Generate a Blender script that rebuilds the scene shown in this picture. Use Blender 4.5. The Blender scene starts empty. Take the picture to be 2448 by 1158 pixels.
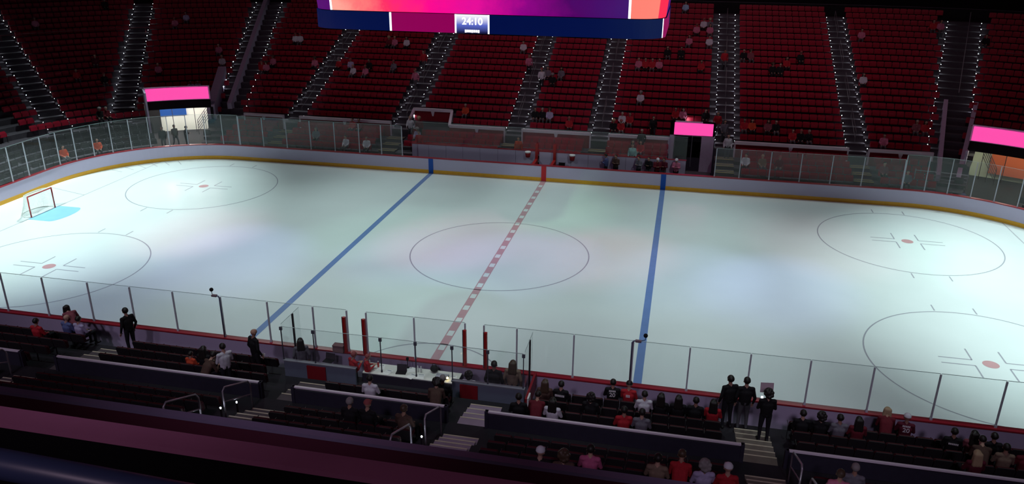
import bpy, math, random
from mathutils import Vector, Matrix
import numpy as np
rnd = random.Random(7)
S = bpy.context.scene
COL = S.collection
R = math.radians

# ------------------------------------------------------------------ camera
IW, IH, FPX = 2448.0, 1158.0, 1904.59
CAM = Vector((8.4953, -36.9407, 15.5221))
YAW, PITCH, ROLL = -0.2093, -0.3745, 0.0086
_cy, _sy, _cp, _sp, _cr, _sr = math.cos(YAW), math.sin(YAW), math.cos(PITCH), math.sin(PITCH), math.cos(ROLL), math.sin(ROLL)
_f = Vector((_sy*_cp, _cy*_cp, _sp)); _r0 = Vector((_cy, -_sy, 0)); _u0 = _r0.cross(_f)
_r = _cr*_r0 + _sr*_u0; _u = -_sr*_r0 + _cr*_u0
cam = bpy.data.cameras.new('camera'); camo = bpy.data.objects.new('camera', cam); COL.objects.link(camo)
cam.sensor_width = 36; cam.lens = 36*FPX/IW; cam.clip_end = 400
m3 = Matrix((_r, _u, -_f)).transposed()
camo.matrix_world = Matrix.Translation(CAM) @ m3.to_4x4()
S.camera = camo

def ray(u, v): return _r*((u-IW/2)/FPX) + _u*((IH/2-v)/FPX) + _f
def on_y(u, v, y): d = ray(u, v); return CAM + d*((y-CAM.y)/d.y)
def on_z(u, v, z): d = ray(u, v); return CAM + d*((z-CAM.z)/d.z)
def to_px(p):
    q = Vector(p)-CAM; w = q.dot(_f)
    return IW/2+FPX*q.dot(_r)/w, IH/2-FPX*q.dot(_u)/w, w

# ------------------------------------------------------------------ world, exposure, rig lights
S.view_settings.view_transform = 'Standard'
S.view_settings.look = 'None'
S.view_settings.exposure = 0.0
S.view_settings.gamma = 1.0
S.view_settings.use_curve_mapping = False
wd = bpy.data.worlds.new('arena_dark'); S.world = wd; wd.use_nodes = True
wd.node_tree.nodes['Background'].inputs[0].default_value = (0.5, 0.35, 0.6, 1)
wd.node_tree.nodes['Background'].inputs[1].default_value = 0.006

def spot(name, loc, target, power, col, angle, blend=1.0, radius=0.6):
    l = bpy.data.lights.new(name, 'SPOT'); l.energy = power; l.color = col
    l.spot_size = R(angle); l.spot_blend = blend; l.shadow_soft_size = radius
    o = bpy.data.objects.new(name, l); COL.objects.link(o); o.location = loc
    o.rotation_euler = (Vector(target)-Vector(loc)).to_track_quat('-Z', 'Y').to_euler()
    return o
RIG = 26.0
WHITE = (0.80, 1.0, 0.985)
for sx in (-1, 1):
    for sy in (-1, 1):
        spot('rink_spot', (sx*28, sy*16, RIG), (sx*28, sy*3.5, 0), 35000 if sx < 0 else 30000, WHITE, 54, 1.0, 0.8)
        spot('rink_spot', (sx*21, sy*17, RIG), (sx*6, sy*-2, 0), 7600, WHITE, 50, 1.0, 0.8)
        spot('rink_spot', (sx*17, sy*16, RIG), (sx*16, sy*7, 0), 5600, WHITE, 54, 1.0, 0.8)
        spot('rink_spot', (sx*5, sy*17, RIG), (sx*5, sy*10, 0), 5400, WHITE, 46, 1.0, 0.8)
# moving-head colour washes on the ice
for (u, v, c, p) in ((1090, 575, (1, .40, .58), 5200), (1440, 608, (1, .42, .5), 3900), (460, 555, (1, .45, .65), 4400), (1975, 590, (1, .5, .6), 3200),
                     (560, 610, (.42, .46, 1), 6600), (1240, 625, (.48, .52, 1), 5200), (1640, 660, (.5, .65, 1), 4600), (1860, 690, (.42, .46, 1), 5400), (990, 612, (.45, .42, 1), 2600),
                     (1300, 480, (.5, 1, .6), 4600), (900, 560, (.55, 1, .8), 3000), (200, 690, (.42, .5, 1), 5200), (1000, 760, (.5, 1, .8), 3000), (2350, 640, (.6, 1, .8), 4000)):
    P = on_z(u, v, 0)
    spot('wash_spot', (P.x*0.5+(14 if P.x > 0 else -14), -15 if P.y > 3 else (15 if P.y < -3 else (-15 if P.x < 0 else 15)), RIG), P, p*2.0, c, 17, 1.0, 0.4)
# dim house lights over the stands
for x, p in ((-27, 700), (-9, 2300), (8, 2700), (22, 1700)):
    spot('house_spot', (x, 10, 27), (x, 27, 5), p, (1, .62, .72), 85, 1.0, 1.0)
for x in (-19, -11.5, -4, 3.5, 11, 18.5):  # added spots behind the camera that brighten the near boards
    spot('near_fill_spot', (x, -40, 21), (x*.9, -12.5, .8), 3300, (.88, .74, 1), 29, 1.0, 1.0)

# ------------------------------------------------------------------ materials
MATS = {}
def mat(name, col, rough=0.6, spec=0.3, metal=0.0, noise=0.0, nscale=6.0, bump=0.0, bscale=40.0, emit=None, estr=0.0):
    if name in MATS: return MATS[name]
    m = bpy.data.materials.new(name); m.use_nodes = True; nt = m.node_tree; b = nt.nodes['Principled BSDF']
    b.inputs['Base Color'].default_value = (*col, 1); b.inputs['Roughness'].default_value = rough
    b.inputs['Specular IOR Level'].default_value = spec; b.inputs['Metallic'].default_value = metal
    if noise:
        tc = nt.nodes.new('ShaderNodeTexCoord'); n = nt.nodes.new('ShaderNodeTexNoise'); n.inputs['Scale'].default_value = nscale; n.inputs['Detail'].default_value = 5
        r = nt.nodes.new('ShaderNodeMapRange'); r.inputs['To Min'].default_value = 1-noise; r.inputs['To Max'].default_value = 1+noise
        mx = nt.nodes.new('ShaderNodeMix'); mx.data_type = 'RGBA'; mx.blend_type = 'MULTIPLY'; mx.inputs[0].default_value = 1
        mx.inputs[6].default_value = (*col, 1)
        nt.links.new(tc.outputs['Object'], n.inputs['Vector']); nt.links.new(n.outputs['Fac'], r.inputs['Value'])
        nt.links.new(r.outputs[0], mx.inputs[7]); nt.links.new(mx.outputs[2], b.inputs['Base Color'])
    if bump:
        tc = nt.nodes.new('ShaderNodeTexCoord'); n = nt.nodes.new('ShaderNodeTexNoise'); n.inputs['Scale'].default_value = bscale
        bp = nt.nodes.new('ShaderNodeBump'); bp.inputs['Strength'].default_value = bump; bp.inputs['Distance'].default_value = .01
        nt.links.new(tc.outputs['Object'], n.inputs['Vector']); nt.links.new(n.outputs['Fac'], bp.inputs['Height']); nt.links.new(bp.outputs[0], b.inputs['Normal'])
    if emit:
        b.inputs['Emission Color'].default_value = (*emit, 1); b.inputs['Emission Strength'].default_value = estr
    MATS[name] = m
    return m
def srgb(r, g, b):
    f = lambda c: (c/255/12.92) if c <= 10 else (((c/255)+.055)/1.055)**2.4
    return (f(r), f(g), f(b))
def glass_mat(name, tint, refl=1.0, haze=0.0):
    m = bpy.data.materials.new(name); m.use_nodes = True; nt = m.node_tree
    for n in list(nt.nodes): nt.nodes.remove(n)
    out = nt.nodes.new('ShaderNodeOutputMaterial'); tr = nt.nodes.new('ShaderNodeBsdfTransparent'); tr.inputs[0].default_value = (*tint, 1)
    gl = nt.nodes.new('ShaderNodeBsdfGlossy'); gl.inputs['Roughness'].default_value = 0.03
    fr = nt.nodes.new('ShaderNodeFresnel'); fr.inputs[0].default_value = 1.45
    mu = nt.nodes.new('ShaderNodeMath'); mu.operation = 'MULTIPLY'; mu.inputs[1].default_value = refl
    ge = nt.nodes.new('ShaderNodeNewGeometry'); om = nt.nodes.new('ShaderNodeMath'); om.operation = 'SUBTRACT'; om.inputs[0].default_value = 1.0; nt.links.new(ge.outputs['Backfacing'], om.inputs[1])
    m0 = nt.nodes.new('ShaderNodeMath'); m0.operation = 'MULTIPLY'; nt.links.new(fr.outputs[0], m0.inputs[0]); nt.links.new(om.outputs[0], m0.inputs[1])
    mx = nt.nodes.new('ShaderNodeMixShader'); nt.links.new(m0.outputs[0], mu.inputs[0]); nt.links.new(mu.outputs[0], mx.inputs[0])
    nt.links.new(tr.outputs[0], mx.inputs[1]); nt.links.new(gl.outputs[0], mx.inputs[2])
    last = mx
    if haze:
        df = nt.nodes.new('ShaderNodeBsdfDiffuse'); df.inputs[0].default_value = (.8, .85, .85, 1)
        tcn = nt.nodes.new('ShaderNodeTexCoord'); ns = nt.nodes.new('ShaderNodeTexNoise'); ns.inputs['Scale'].default_value = 3
        mr = nt.nodes.new('ShaderNodeMapRange'); mr.inputs['To Min'].default_value = haze*.6; mr.inputs['To Max'].default_value = haze*1.4
        nt.links.new(tcn.outputs['Object'], ns.inputs['Vector']); nt.links.new(ns.outputs['Fac'], mr.inputs['Value'])
        m2 = nt.nodes.new('ShaderNodeMixShader'); nt.links.new(mr.outputs[0], m2.inputs[0]); nt.links.new(mx.outputs[0], m2.inputs[1]); nt.links.new(df.outputs[0], m2.inputs[2]); last = m2
    nt.links.new(last.outputs[0], out.inputs[0]); MATS[name] = m
    return m
GLASS = glass_mat('shield_glass', (.955, .965, .965), 1.0, 0.012)
GEDGE = mat('glass_edge', (.40, .50, .50), .35, .5)
ICE = mat('ice', (.80, .86, .86), .30, .35, noise=.035, nscale=.55, bump=.05, bscale=3)
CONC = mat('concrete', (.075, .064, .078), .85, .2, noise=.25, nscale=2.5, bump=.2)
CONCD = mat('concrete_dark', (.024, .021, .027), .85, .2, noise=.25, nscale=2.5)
NOSE = mat('step_nosing', (.55, .47, .36), .6, .3, noise=.15)
BOARD = mat('board_white', (.56, .49, .66), .35, .4, noise=.02, nscale=1.5)
YELLOW = mat('kick_yellow', (.82, .40, .02), .4, .4, noise=.12, nscale=8)
CAPRED = mat('cap_red', (.33, .015, .03), .35, .5, noise=.1)
POSTM = mat('post_aluminium', (.48, .47, .54), .5, .4)
DARKP = mat('post_dark', (.03, .02, .03), .5, .4)
REDP = mat('post_red', (.38, .012, .01), .4, .5)
BLUEP = mat('stripe_blue', (.0, .075, .42), .4, .4)
REDST = mat('stripe_red', (.62, .02, .03), .4, .4)
SEATR = mat('seat_red', (.36, .004, .026), .55, .35, noise=.18, nscale=1.3)
SEATB = mat('seat_black', (.022, .018, .021), .5, .4, noise=.2)
RAILW = mat('rail_white', (.80, .71, .80), .45, .4)
RAILM = mat('rail_steel', (.42, .36, .42), .4, .5, metal=.5)
WALLR = mat('wall_red_panel', (.26, .008, .02), .6, .3, noise=.1)
WALLN = mat('wall_navy_panel', (.03, .027, .045), .7, .25, noise=.2)
BLACK = mat('matt_black', (.008, .007, .009), .8, .2)
PURP = mat('lavender_paint', (.56, .46, .62), .6, .3, noise=.12)
WHITEP = mat('white_paint', (.78, .78, .78), .5, .3)
TABLE = mat('table_top', (.72, .72, .66), .5, .3, noise=.08)
GREYW = mat('box_grey_wall', (.16, .19, .25), .6, .3, noise=.1)
REDD = mat('door_red', (.24, .01, .018), .5, .4)
LAMP = mat('step_lamp', (1, 1, 1), .5, .3, emit=(.82, .95, 1.0), estr=120)
LAMPD = mat('step_lamp_dot', (1, 1, 1), .5, .3, emit=(.85, .95, 1.0), estr=7)

# ------------------------------------------------------------------ mesh helpers
class MB:
    def __init__(s): s.v = []; s.f = []; s.m = []
    def quad(s, a, b, c, d, mi=0):
        n = len(s.v); s.v += [tuple(a), tuple(b), tuple(c), tuple(d)]; s.f.append((n, n+1, n+2, n+3)); s.m.append(mi)
    def poly(s, pts, mi=0):
        n = len(s.v); s.v += [tuple(p) for p in pts]; s.f.append(tuple(range(n, n+len(pts)))); s.m.append(mi)
    def box(s, lo, hi, mi=0, M=None):
        x0, y0, z0 = lo; x1, y1, z1 = hi
        p = [Vector(q) for q in ((x0,y0,z0),(x1,y0,z0),(x1,y1,z0),(x0,y1,z0),(x0,y0,z1),(x1,y0,z1),(x1,y1,z1),(x0,y1,z1))]
        if M is not None: p = [M @ q for q in p]
        n = len(s.v); s.v += [tuple(q) for q in p]
        for f in ((0,3,2,1),(4,5,6,7),(0,1,5,4),(1,2,6,5),(2,3,7,6),(3,0,4,7)): s.f.append(tuple(n+i for i in f)); s.m.append(mi)
    def hexa(s, p, mi=0):
        n = len(s.v); s.v += [tuple(q) for q in p]
        for f in ((0,3,2,1),(4,5,6,7),(0,1,5,4),(1,2,6,5),(2,3,7,6),(3,0,4,7)): s.f.append(tuple(n+i for i in f)); s.m.append(mi)
    def prism(s, poly, thick, M, mi=0, mi_side=None, mi_back=None):
        """polygon in local XZ, extruded along local Y by thick (front at y=0 facing +Y... back at -thick)"""
        n = len(s.v); k = len(poly)
        s.v += [tuple(M @ Vector((x, 0, z))) for x, z in poly] + [tuple(M @ Vector((x, -thick, z))) for x, z in poly]
        s.f.append(tuple(n+i for i in reversed(range(k)))); s.m.append(mi)
        s.f.append(tuple(n+k+i for i in range(k))); s.m.append(mi if mi_back is None else mi_back)
        for i in range(k):
            j = (i+1) % k; s.f.append((n+i, n+j, n+k+j, n+k+i)); s.m.append(mi if mi_side is None else mi_side)
    def tube(s, pts, r, seg=8, mi=0, caps=True, closed=False):
        pts = [Vector(p) for p in pts]; n0 = len(s.v); N = len(pts); up = None
        for i, p in enumerate(pts):
            if closed: t = (pts[(i+1) % N]-pts[i-1])
            else: t = (pts[min(i+1, N-1)]-pts[max(i-1, 0)])
            t.normalize()
            a = Vector((0, 0, 1)) if abs(t.z) < .9 else Vector((1, 0, 0))
            if up is not None:
                e = up - t*up.dot(t)
                if e.length > 1e-4: a = e
            e1 = (a - t*a.dot(t)).normalized(); e2 = t.cross(e1); up = e1
            rr = r[i] if isinstance(r, (list, tuple)) else r
            for k in range(seg):
                an = 2*math.pi*k/seg; s.v.append(tuple(p + (e1*math.cos(an)+e2*math.sin(an))*rr))
        for i in range(N if closed else N-1):
            j = (i+1) % N
            for k in range(seg):
                l = (k+1) % seg; s.f.append((n0+i*seg+k, n0+i*seg+l, n0+j*seg+l, n0+j*seg+k)); s.m.append(mi)
        if caps and not closed:
            s.f.append(tuple(n0+k for k in reversed(range(seg)))); s.m.append(mi)
            s.f.append(tuple(n0+(N-1)*seg+k for k in range(seg))); s.m.append(mi)
    def lathe(s, prof, c=(0,0,0), seg=12, mi=0):
        n0 = len(s.v)
        for r, z in prof:
            for k in range(seg):
                a = 2*math.pi*k/seg; s.v.append((c[0]+r*math.cos(a), c[1]+r*math.sin(a), c[2]+z))
        for i in range(len(prof)-1):
            for k in range(seg):
                l = (k+1) % seg; s.f.append((n0+i*seg+k, n0+i*seg+l, n0+(i+1)*seg+l, n0+(i+1)*seg+k)); s.m.append(mi)
        s.f.append(tuple(n0+k for k in reversed(range(seg)))); s.m.append(mi)
        s.f.append(tuple(n0+(len(prof)-1)*seg+k for k in range(seg))); s.m.append(mi)
    def ball(s, c, r, seg=10, rings=6, mi=0, sc=(1,1,1)):
        prof = [(max(1e-3, math.sin(math.pi*i/rings)), -math.cos(math.pi*i/rings)) for i in range(rings+1)]
        n0 = len(s.v); s.lathe(prof, (0,0,0), seg, mi)
        for i in range(n0, len(s.v)):
            x, y, z = s.v[i]; s.v[i] = (c[0]+x*r*sc[0], c[1]+y*r*sc[1], c[2]+z*r*sc[2])
    def mesh(s, name, mats, smooth=False):
        me = bpy.data.meshes.new(name); me.from_pydata(s.v, [], s.f)
        for m in (mats if isinstance(mats, (list, tuple)) else [mats]): me.materials.append(m)
        if max(s.m, default=0): me.polygons.foreach_set('material_index', s.m)
        if smooth: me.polygons.foreach_set('use_smooth', [True]*len(s.f))
        me.update(); return me
    def build(s, name, mats, parent=None, smooth=False, loc=None):
        return add(name, s.mesh(name, mats, smooth), parent, loc)
def add(name, me, parent=None, loc=None, rz=None):
    o = bpy.data.objects.new(name, me); COL.objects.link(o)
    if parent is not None: o.parent = parent
    if loc is not None: o.location = loc
    if rz is not None: o.rotation_euler = (0, 0, rz)
    return o
def tag(o, label=None, cat=None, group=None, kind=None):
    if label: o['label'] = label
    if cat: o['category'] = cat
    if group: o['group'] = group
    if kind: o['kind'] = kind
    return o
def empty(name, loc=(0,0,0), rz=0): 
    o = bpy.data.objects.new(name, None); COL.objects.link(o); o.location = loc; o.rotation_euler = (0,0,rz); o.empty_display_size = .2
    return o
def copy_tree(o, parent=None):
    c = o.copy(); COL.objects.link(c)
    if parent is not None: c.parent = parent
    for ch in o.children: copy_tree(ch, c)
    return c
def text_mesh(name, txt, size, material, depth=.004, align='CENTER'):
    cu = bpy.data.curves.new(name, 'FONT'); cu.body = txt; cu.size = size; cu.align_x = align; cu.align_y = 'CENTER'; cu.extrude = depth; cu.offset = size*.012
    t = bpy.data.objects.new(name, cu); COL.objects.link(t)
    dg = bpy.context.evaluated_depsgraph_get(); dg.update()
    me = bpy.data.meshes.new_from_object(t.evaluated_get(dg)); me.name = name
    bpy.data.objects.remove(t); bpy.data.curves.remove(cu)
    me.materials.clear(); me.materials.append(material); return me

# ------------------------------------------------------------------ rink outline
HX, HY, RC = 30.48, 12.95, 8.53
CX, CY = HX-RC, HY-RC
def stations(x_step=1.0, a_step=3.0, extra=()):
    """open path: left end -> far left corner -> far side -> far right corner -> right end; (base, normal)"""
    st = []
    for i in range(9): st.append(((-HX, -12+i*(CY+12)/9), (-1, 0)))
    n = int(90/a_step)
    for i in range(n): a = R(180-i*a_step); st.append(((-CX+RC*math.cos(a), CY+RC*math.sin(a)), (math.cos(a), math.sin(a))))
    xs = sorted(set([round(-CX+i*2*CX/round(2*CX/x_step), 3) for i in range(round(2*CX/x_step)+1)] + list(extra)))
    for x in xs: st.append(((x, HY), (0, 1)))
    for i in range(1, n+1): a = R(90-i*a_step); st.append(((CX+RC*math.cos(a), CY+RC*math.sin(a)), (math.cos(a), math.sin(a))))
    for i in range(1, 9): st.append(((HX, CY-i*(CY+12)/9), (1, 0)))
    return st
def off(stn, d): return (stn[0][0]+stn[1][0]*d, stn[0][1]+stn[1][1]*d)
def ring(d, a_step=3.0, x_step=2.0):
    """closed rink outline offset outward by d"""
    pts = []
    for sx, sy, a0 in ((1, 1, 0), (-1, 1, 90), (-1, -1, 180), (1, -1, 270)):
        n = int(90/a_step)
        for i in range(n+1):
            a = R(a0+i*a_step); pts.append((sx*CX+(RC+d)*math.cos(a), sy*CY+(RC+d)*math.sin(a)))
    return pts
def dist(x, y):
    ax, ay = abs(x)-CX, abs(y)-CY
    if ax <= 0: return abs(y)-HY
    if ay <= 0: return abs(x)-HX
    return math.hypot(ax, ay)-RC

# ------------------------------------------------------------------ ice floor and markings
b = MB(); rp = ring(.02); b.poly([(x, y, 0) for x, y in rp]); 
n = len(rp)
for i in range(n): j = (i+1) % n; b.quad((*rp[i], 0), (*rp[i], -.2), (*rp[j], -.2), (*rp[j], 0))
ice = tag(b.build('floor', ICE), 'bright white ice sheet filling the hockey rink', kind='structure')
def mk(nm, c): return mat('ice_paint_'+nm, c, .32, .35, noise=.10, nscale=2.0)
PB = mk('blue', (.17, .27, .55)); PR = mk('red', (.60, .36, .40)); PC = mk('circle', (.40, .40, .46)); PD = mk('dot', (.62, .34, .36)); PCR = mk('crease', (.30, .62, .84)); PL = mk('thin', (.50, .50, .54))
ZP = .004
def strip(name, x0, y0, x1, y1, m, z=ZP):
    k = MB(); k.quad((x0, y0, z), (x1, y0, z), (x1, y1, z), (x0, y1, z)); return k.build(name, m, ice)
def arc_mark(name, cx, cy, r, w, m, a0=0, a1=360, seg=96, z=ZP):
    k = MB(); n = max(6, int(seg*(a1-a0)/360))
    for i in range(n):
        a, c = R(a0+(a1-a0)*i/n), R(a0+(a1-a0)*(i+1)/n)
        k.quad((cx+(r-w/2)*math.cos(a), cy+(r-w/2)*math.sin(a), z), (cx+(r+w/2)*math.cos(a), cy+(r+w/2)*math.sin(a), z), (cx+(r+w/2)*math.cos(c), cy+(r+w/2)*math.sin(c), z), (cx+(r-w/2)*math.cos(c), cy+(r-w/2)*math.sin(c), z))
    return k.build(name, m, ice)
BLX = 7.77
for sx in (-1, 1): strip('blue_line', sx*BLX-.155, -HY, sx*BLX+.155, HY, PB)
k = MB()
for x0, x1 in ((-.175, -.125), (.125, .175)): k.quad((x0, -HY, ZP), (x1, -HY, ZP), (x1, HY, ZP), (x0, HY, ZP))
k.build('red_line_border', PR, ice)
y = -HY + .35
while y < HY:
    cyc = y; q0, q1 = cyc+.22, min(cyc+1.0, HY)
    strip('red_line_block', -.125, q0, .125, q1, PR)
    y += 1.22
arc_mark('centre_circle', 0, 0, 4.572, .06, PC)
arc_mark('referee_crease', 0, -HY, 3.05, .06, PC, 0, 180)
for sx in (-1, 1):
    for sy in (-1, 1):
        cx, cy = sx*21.03, sy*6.706
        arc_mark('faceoff_circle', cx, cy, 4.572, .06, PC)
        k = MB(); k.poly([(cx+.3*math.cos(a*math.pi/12), cy+.3*math.sin(a*math.pi/12), ZP) for a in range(24)]); k.build('faceoff_dot', PD, ice)
        k = MB()
        for ax in (-1, 1):
            for ay in (-1, 1):
                x0, y0 = cx+ax*.61, cy+ay*.23
                k.quad(*[(x, y_, ZP) for x, y_ in ((x0, y0-.03), (x0+ax*1.22, y0-.03), (x0+ax*1.22, y0+.03), (x0, y0+.03))][::ax])
                k.quad(*[(x, y_, ZP) for x, y_ in ((x0-.03, y0), (x0+.03, y0), (x0+.03, y0+ay*.91), (x0-.03, y0+ay*.91))][::ay])
        k.build('faceoff_marks', PC, ice)
        k = MB()
        for ax in (-.86, .86):
            for ay in (-1, 1):
                yy = cy+ay*4.6
                k.quad(*[(x, y_, ZP) for x, y_ in ((cx+ax-.03, yy), (cx+ax+.03, yy), (cx+ax+.03, yy+ay*.6), (cx+ax-.03, yy+ay*.6))][::ay])
        k.build('hash_mark', PC, ice)
        nd = MB(); dx, dy = sx*6.1, sy*6.706; nd.poly([(dx+.3*math.cos(a*math.pi/12), dy+.3*math.sin(a*math.pi/12), ZP) for a in range(24)])
    gx = sx*27.13
    strip('goal_line', gx-.03, -11.6, gx+.03, 11.6, PL)
    k = MB()
    for sy in (-1, 1): 
        p, q = Vector((gx, sy*3.35, ZP)), Vector((sx*30.4, sy*4.27, ZP)); t = (q-p).normalized()*.03; nn = Vector((-t.y, t.x, 0))
        pts = [p+nn, p-nn, q-nn, q+nn]
        k.poly(pts if (pts[1]-pts[0]).cross(pts[2]-pts[1]).z > 0 else pts[::-1])
    k.build('trapezoid_line', PL, ice)
    pts = [(gx, -1.22)] + [(gx-sx*(1.37+.46*math.cos(R(a))/1), 1.22*math.sin(R(a))) for a in range(-90, 91, 15)] + [(gx, 1.22)]
    k = MB(); pts = pts if sx < 0 else pts[::-1]; k.poly([(x, y_, ZP*1.5) for x, y_ in pts]); k.build('goal_crease', PCR, ice)
# corner spray lines painted near the far left boards
for a in (118, 124, 130, 136, 142, 148):
    aa = R(a); k = MB(); c = Vector((-CX, CY, ZP)); d_ = Vector((math.cos(aa), math.sin(aa), 0)); s_ = Vector((-d_.y, d_.x, 0))*.03
    p, q = c+d_*7.3, c+d_*8.3+s_*10
    k.poly([p-s_, p+s_, q+s_, q-s_][::-1]); k.build('skate_scuff', PL, ice)

# ------------------------------------------------------------------ boards, kick plate, cap rail, shield glass
boards = tag(empty('rink_boards'), 'white dasher boards with yellow kick plate and clear shield glass around the ice', 'boards')
def band(name, d0, d1, z0, z1, m, parent, inner=True):
    k = MB(); A, B = ring(d0), ring(d1); n = len(A)
    for i in range(n):
        j = (i+1) % n
        k.quad((*A[j], z0), (*A[i], z0), (*A[i], z1), (*A[j], z1)); k.quad((*B[i], z0), (*B[j], z0), (*B[j], z1), (*B[i], z1))
        k.quad((*A[i], z1), (*B[i], z1), (*B[j], z1), (*A[j], z1)); k.quad((*A[j], z0), (*B[j], z0), (*B[i], z0), (*A[i], z0))
    return k.build(name, m, parent)
BH = 1.07
band('board_face', 0, .12, .0, BH-.05, BOARD, boards)
band('kick_plate', -.012, 0, .0, .24, YELLOW, boards)
band('cap_rail', -.03, .21, BH-.05, BH, CAPRED, boards)
for x, m, nm in ((-BLX, BLUEP, 'blue_stripe'), (0, REDST, 'red_stripe'), (BLX, BLUEP, 'blue_stripe')):
    for sy in (1, -1):
        k = MB(); k.box((x-.16, -.03, .0), (x+.16, -.014, BH-.05)); o = k.build(nm, m, boards, loc=(0, sy*HY if sy > 0 else -HY+.044, 0))
def post_mesh(h, w=.05, m=POSTM):
    k = MB(); k.box((-w/2, -w/2, 0), (w/2, w/2, h)); k.box((-w*.8, -w*.7, 0), (w*.8, w*.7, .08)); return k.mesh('post', m)
PMESH = {}
def post(x, y, z0, h, parent, w=.05, m=POSTM, rz=0, name='post'):
    key = (round(h, 2), w, m.name)
    if key not in PMESH: PMESH[key] = post_mesh(h, w, m)
    return add(name, PMESH[key], parent, (x, y, z0), rz)
def pane(p, q, z0, z1, parent, name='glass_pane', th=.012):
    p, q = Vector((*p, 0)), Vector((*q, 0)); L = (q-p).length; k = MB()
    k.box((0, -th/2, 0), (L, th/2, z1-z0)); k.box((0, -th/2-.002, z1-z0), (L, th/2+.002, z1-z0+.012), 1)
    o = k.build(name, [GLASS, GEDGE], parent, loc=(p.x, p.y, z0)); o.rotation_euler = (0, 0, math.atan2(q.y-p.y, q.x-p.x)); return o
GD = .09
# near side glass
near_posts = [-21.0, -19.1, -17.22, -15.33, -13.3, -11.46, -9.63, -7.64, -5.75, -3.95, -2.64]
near_r = [3.62, 5.6, 7.6, 9.46, 11.4, 13.26, 15.17, 17.1, 18.98, 20.9]
def run_glass(xs, y, z1, parent):
    for x in xs: post(x, y, BH, z1-BH-.03, parent)
    for a_, b_ in zip(xs[:-1], xs[1:]): pane((a_+.012, y), (b_-.012, y), BH+.01, z1, parent)
run_glass(near_posts, -HY-GD, 2.75, boards)
run_glass([-1.9, -.1, 1.77], -HY-GD, 2.75, boards)
run_glass([2.45]+near_r, -HY-GD, 2.75, boards)
# far side glass
run_glass([-21.9, -20.1, -18.3, -16.5, -14.7, -12.9, -11.3, -9.8], HY+GD, 3.13, boards)
run_glass([10.9, 12.4, 14.2, 16.0, 17.8, 19.6, 21.9], HY+GD, 2.9, boards)
def corner_glass(sx, z1, a0=0, a1=90, n=11):
    pts = [(sx*(CX+(RC+GD)*math.cos(R(a0+(a1-a0)*i/n))), CY+(RC+GD)*math.sin(R(a0+(a1-a0)*i/n))) for i in range(n+1)]
    pts = pts[::-1] if sx < 0 else pts
    for i, p in enumerate(pts): post(p[0], p[1], BH, z1-BH-.03, boards, rz=math.atan2(p[1]-CY, p[0]-sx*CX))
    for p, q in zip(pts[:-1], pts[1:]): pane(p, q, BH+.01, z1, boards)
corner_glass(-1, 3.2); corner_glass(1, 3.2)
for sx in (-1, 1):
    ys = [CY-1.3*i for i in range(9)]
    for y_ in ys[1:]: post(sx*(HX+GD), y_, BH, 2.1, boards)
    for a_, c_ in zip(ys[:-1], ys[1:]): pane((sx*(HX+GD), a_), (sx*(HX+GD), c_), BH+.01, 3.2, boards)
# red door posts of the penalty boxes
for x in (-2.72, -1.97, 1.78, 2.53):
    k = MB(); k.box((-.05, -.05, 0), (.05, .05, 1.42)); k.box((-.09, -.02, 0), (-.05, .02, 1.42), 1); k.build('door_post', [REDP, DARKP], boards, loc=(x, -HY-.16, BH))

# ------------------------------------------------------------------ stands: shared profile
FR0, FRD, FRZ, FRR = .9, .85, .55, .22      # front rows: first tread start, depth, floor, rise
UP0, UPD, UPZ, UPR = 5.2, .84, 1.76, .36    # upper rows
NUP = 21
WALL_D, RAIL_Z = 4.6, 2.33
def row_seat_d(kind, k): return (FR0+FRD*k+.38) if kind == 'F' else (UP0+UPD*k+.45)
def row_floor(kind, k): return (FRZ+FRR*k) if kind == 'F' else (UPZ+UPR*k)
ROWS = [('F', k) for k in range(4)] + [('U', k) for k in range(NUP)]
def seg_pt(p, a, b_):
    ax, ay = a; bx, by = b_; L = math.hypot(bx-ax, by-ay); t = ((p[0]-ax)*(bx-ax)+(p[1]-ay)*(by-ay))/L; n_ = abs((p[0]-ax)*(by-ay)-(p[1]-ay)*(bx-ax))/L
    return t, n_, L
STRIPS = [((-32.6, 15.0), (-40.6, 31.2), .78), ((-35.6, 11.4), (-46.6, 19.1), .8), ((32.6, 15.0), (40.6, 31.2), .78), ((35.6, 11.4), (46.6, 19.1), .8), ((-36.0, 8.3), (-50.0, 11.5), .75)]
def in_aisle(x, y, mrg=.0):
    if abs(x) < CX:
        return any(abs(abs(x)-c) < .64+mrg for c in (3.07, 11.6, 20.12))
    a = math.degrees(math.atan2(y-CY, abs(x)-CX))
    if y > CY and 72.0 < a < 78.4: return True
    for p, q, w in STRIPS:
        t, n_, L = seg_pt((x, y), p, q)
        if -.5 < t < L+2 and n_ < w+mrg: return True
    return False
def in_tunnel(x, y, d):
    if abs(x) < CX and y > 0: return 7.85 < x < 10.95 and d < 5.9
    a = math.degrees(math.atan2(y-CY, abs(x)-CX))
    return y > CY and abs(x) >= CX and 51 < a < 70.5 and d < 7.6
def in_pit(x, y, d): return -11.0 < x < -8.0 and y > 0 and 4.3 < d < 6.9

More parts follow.
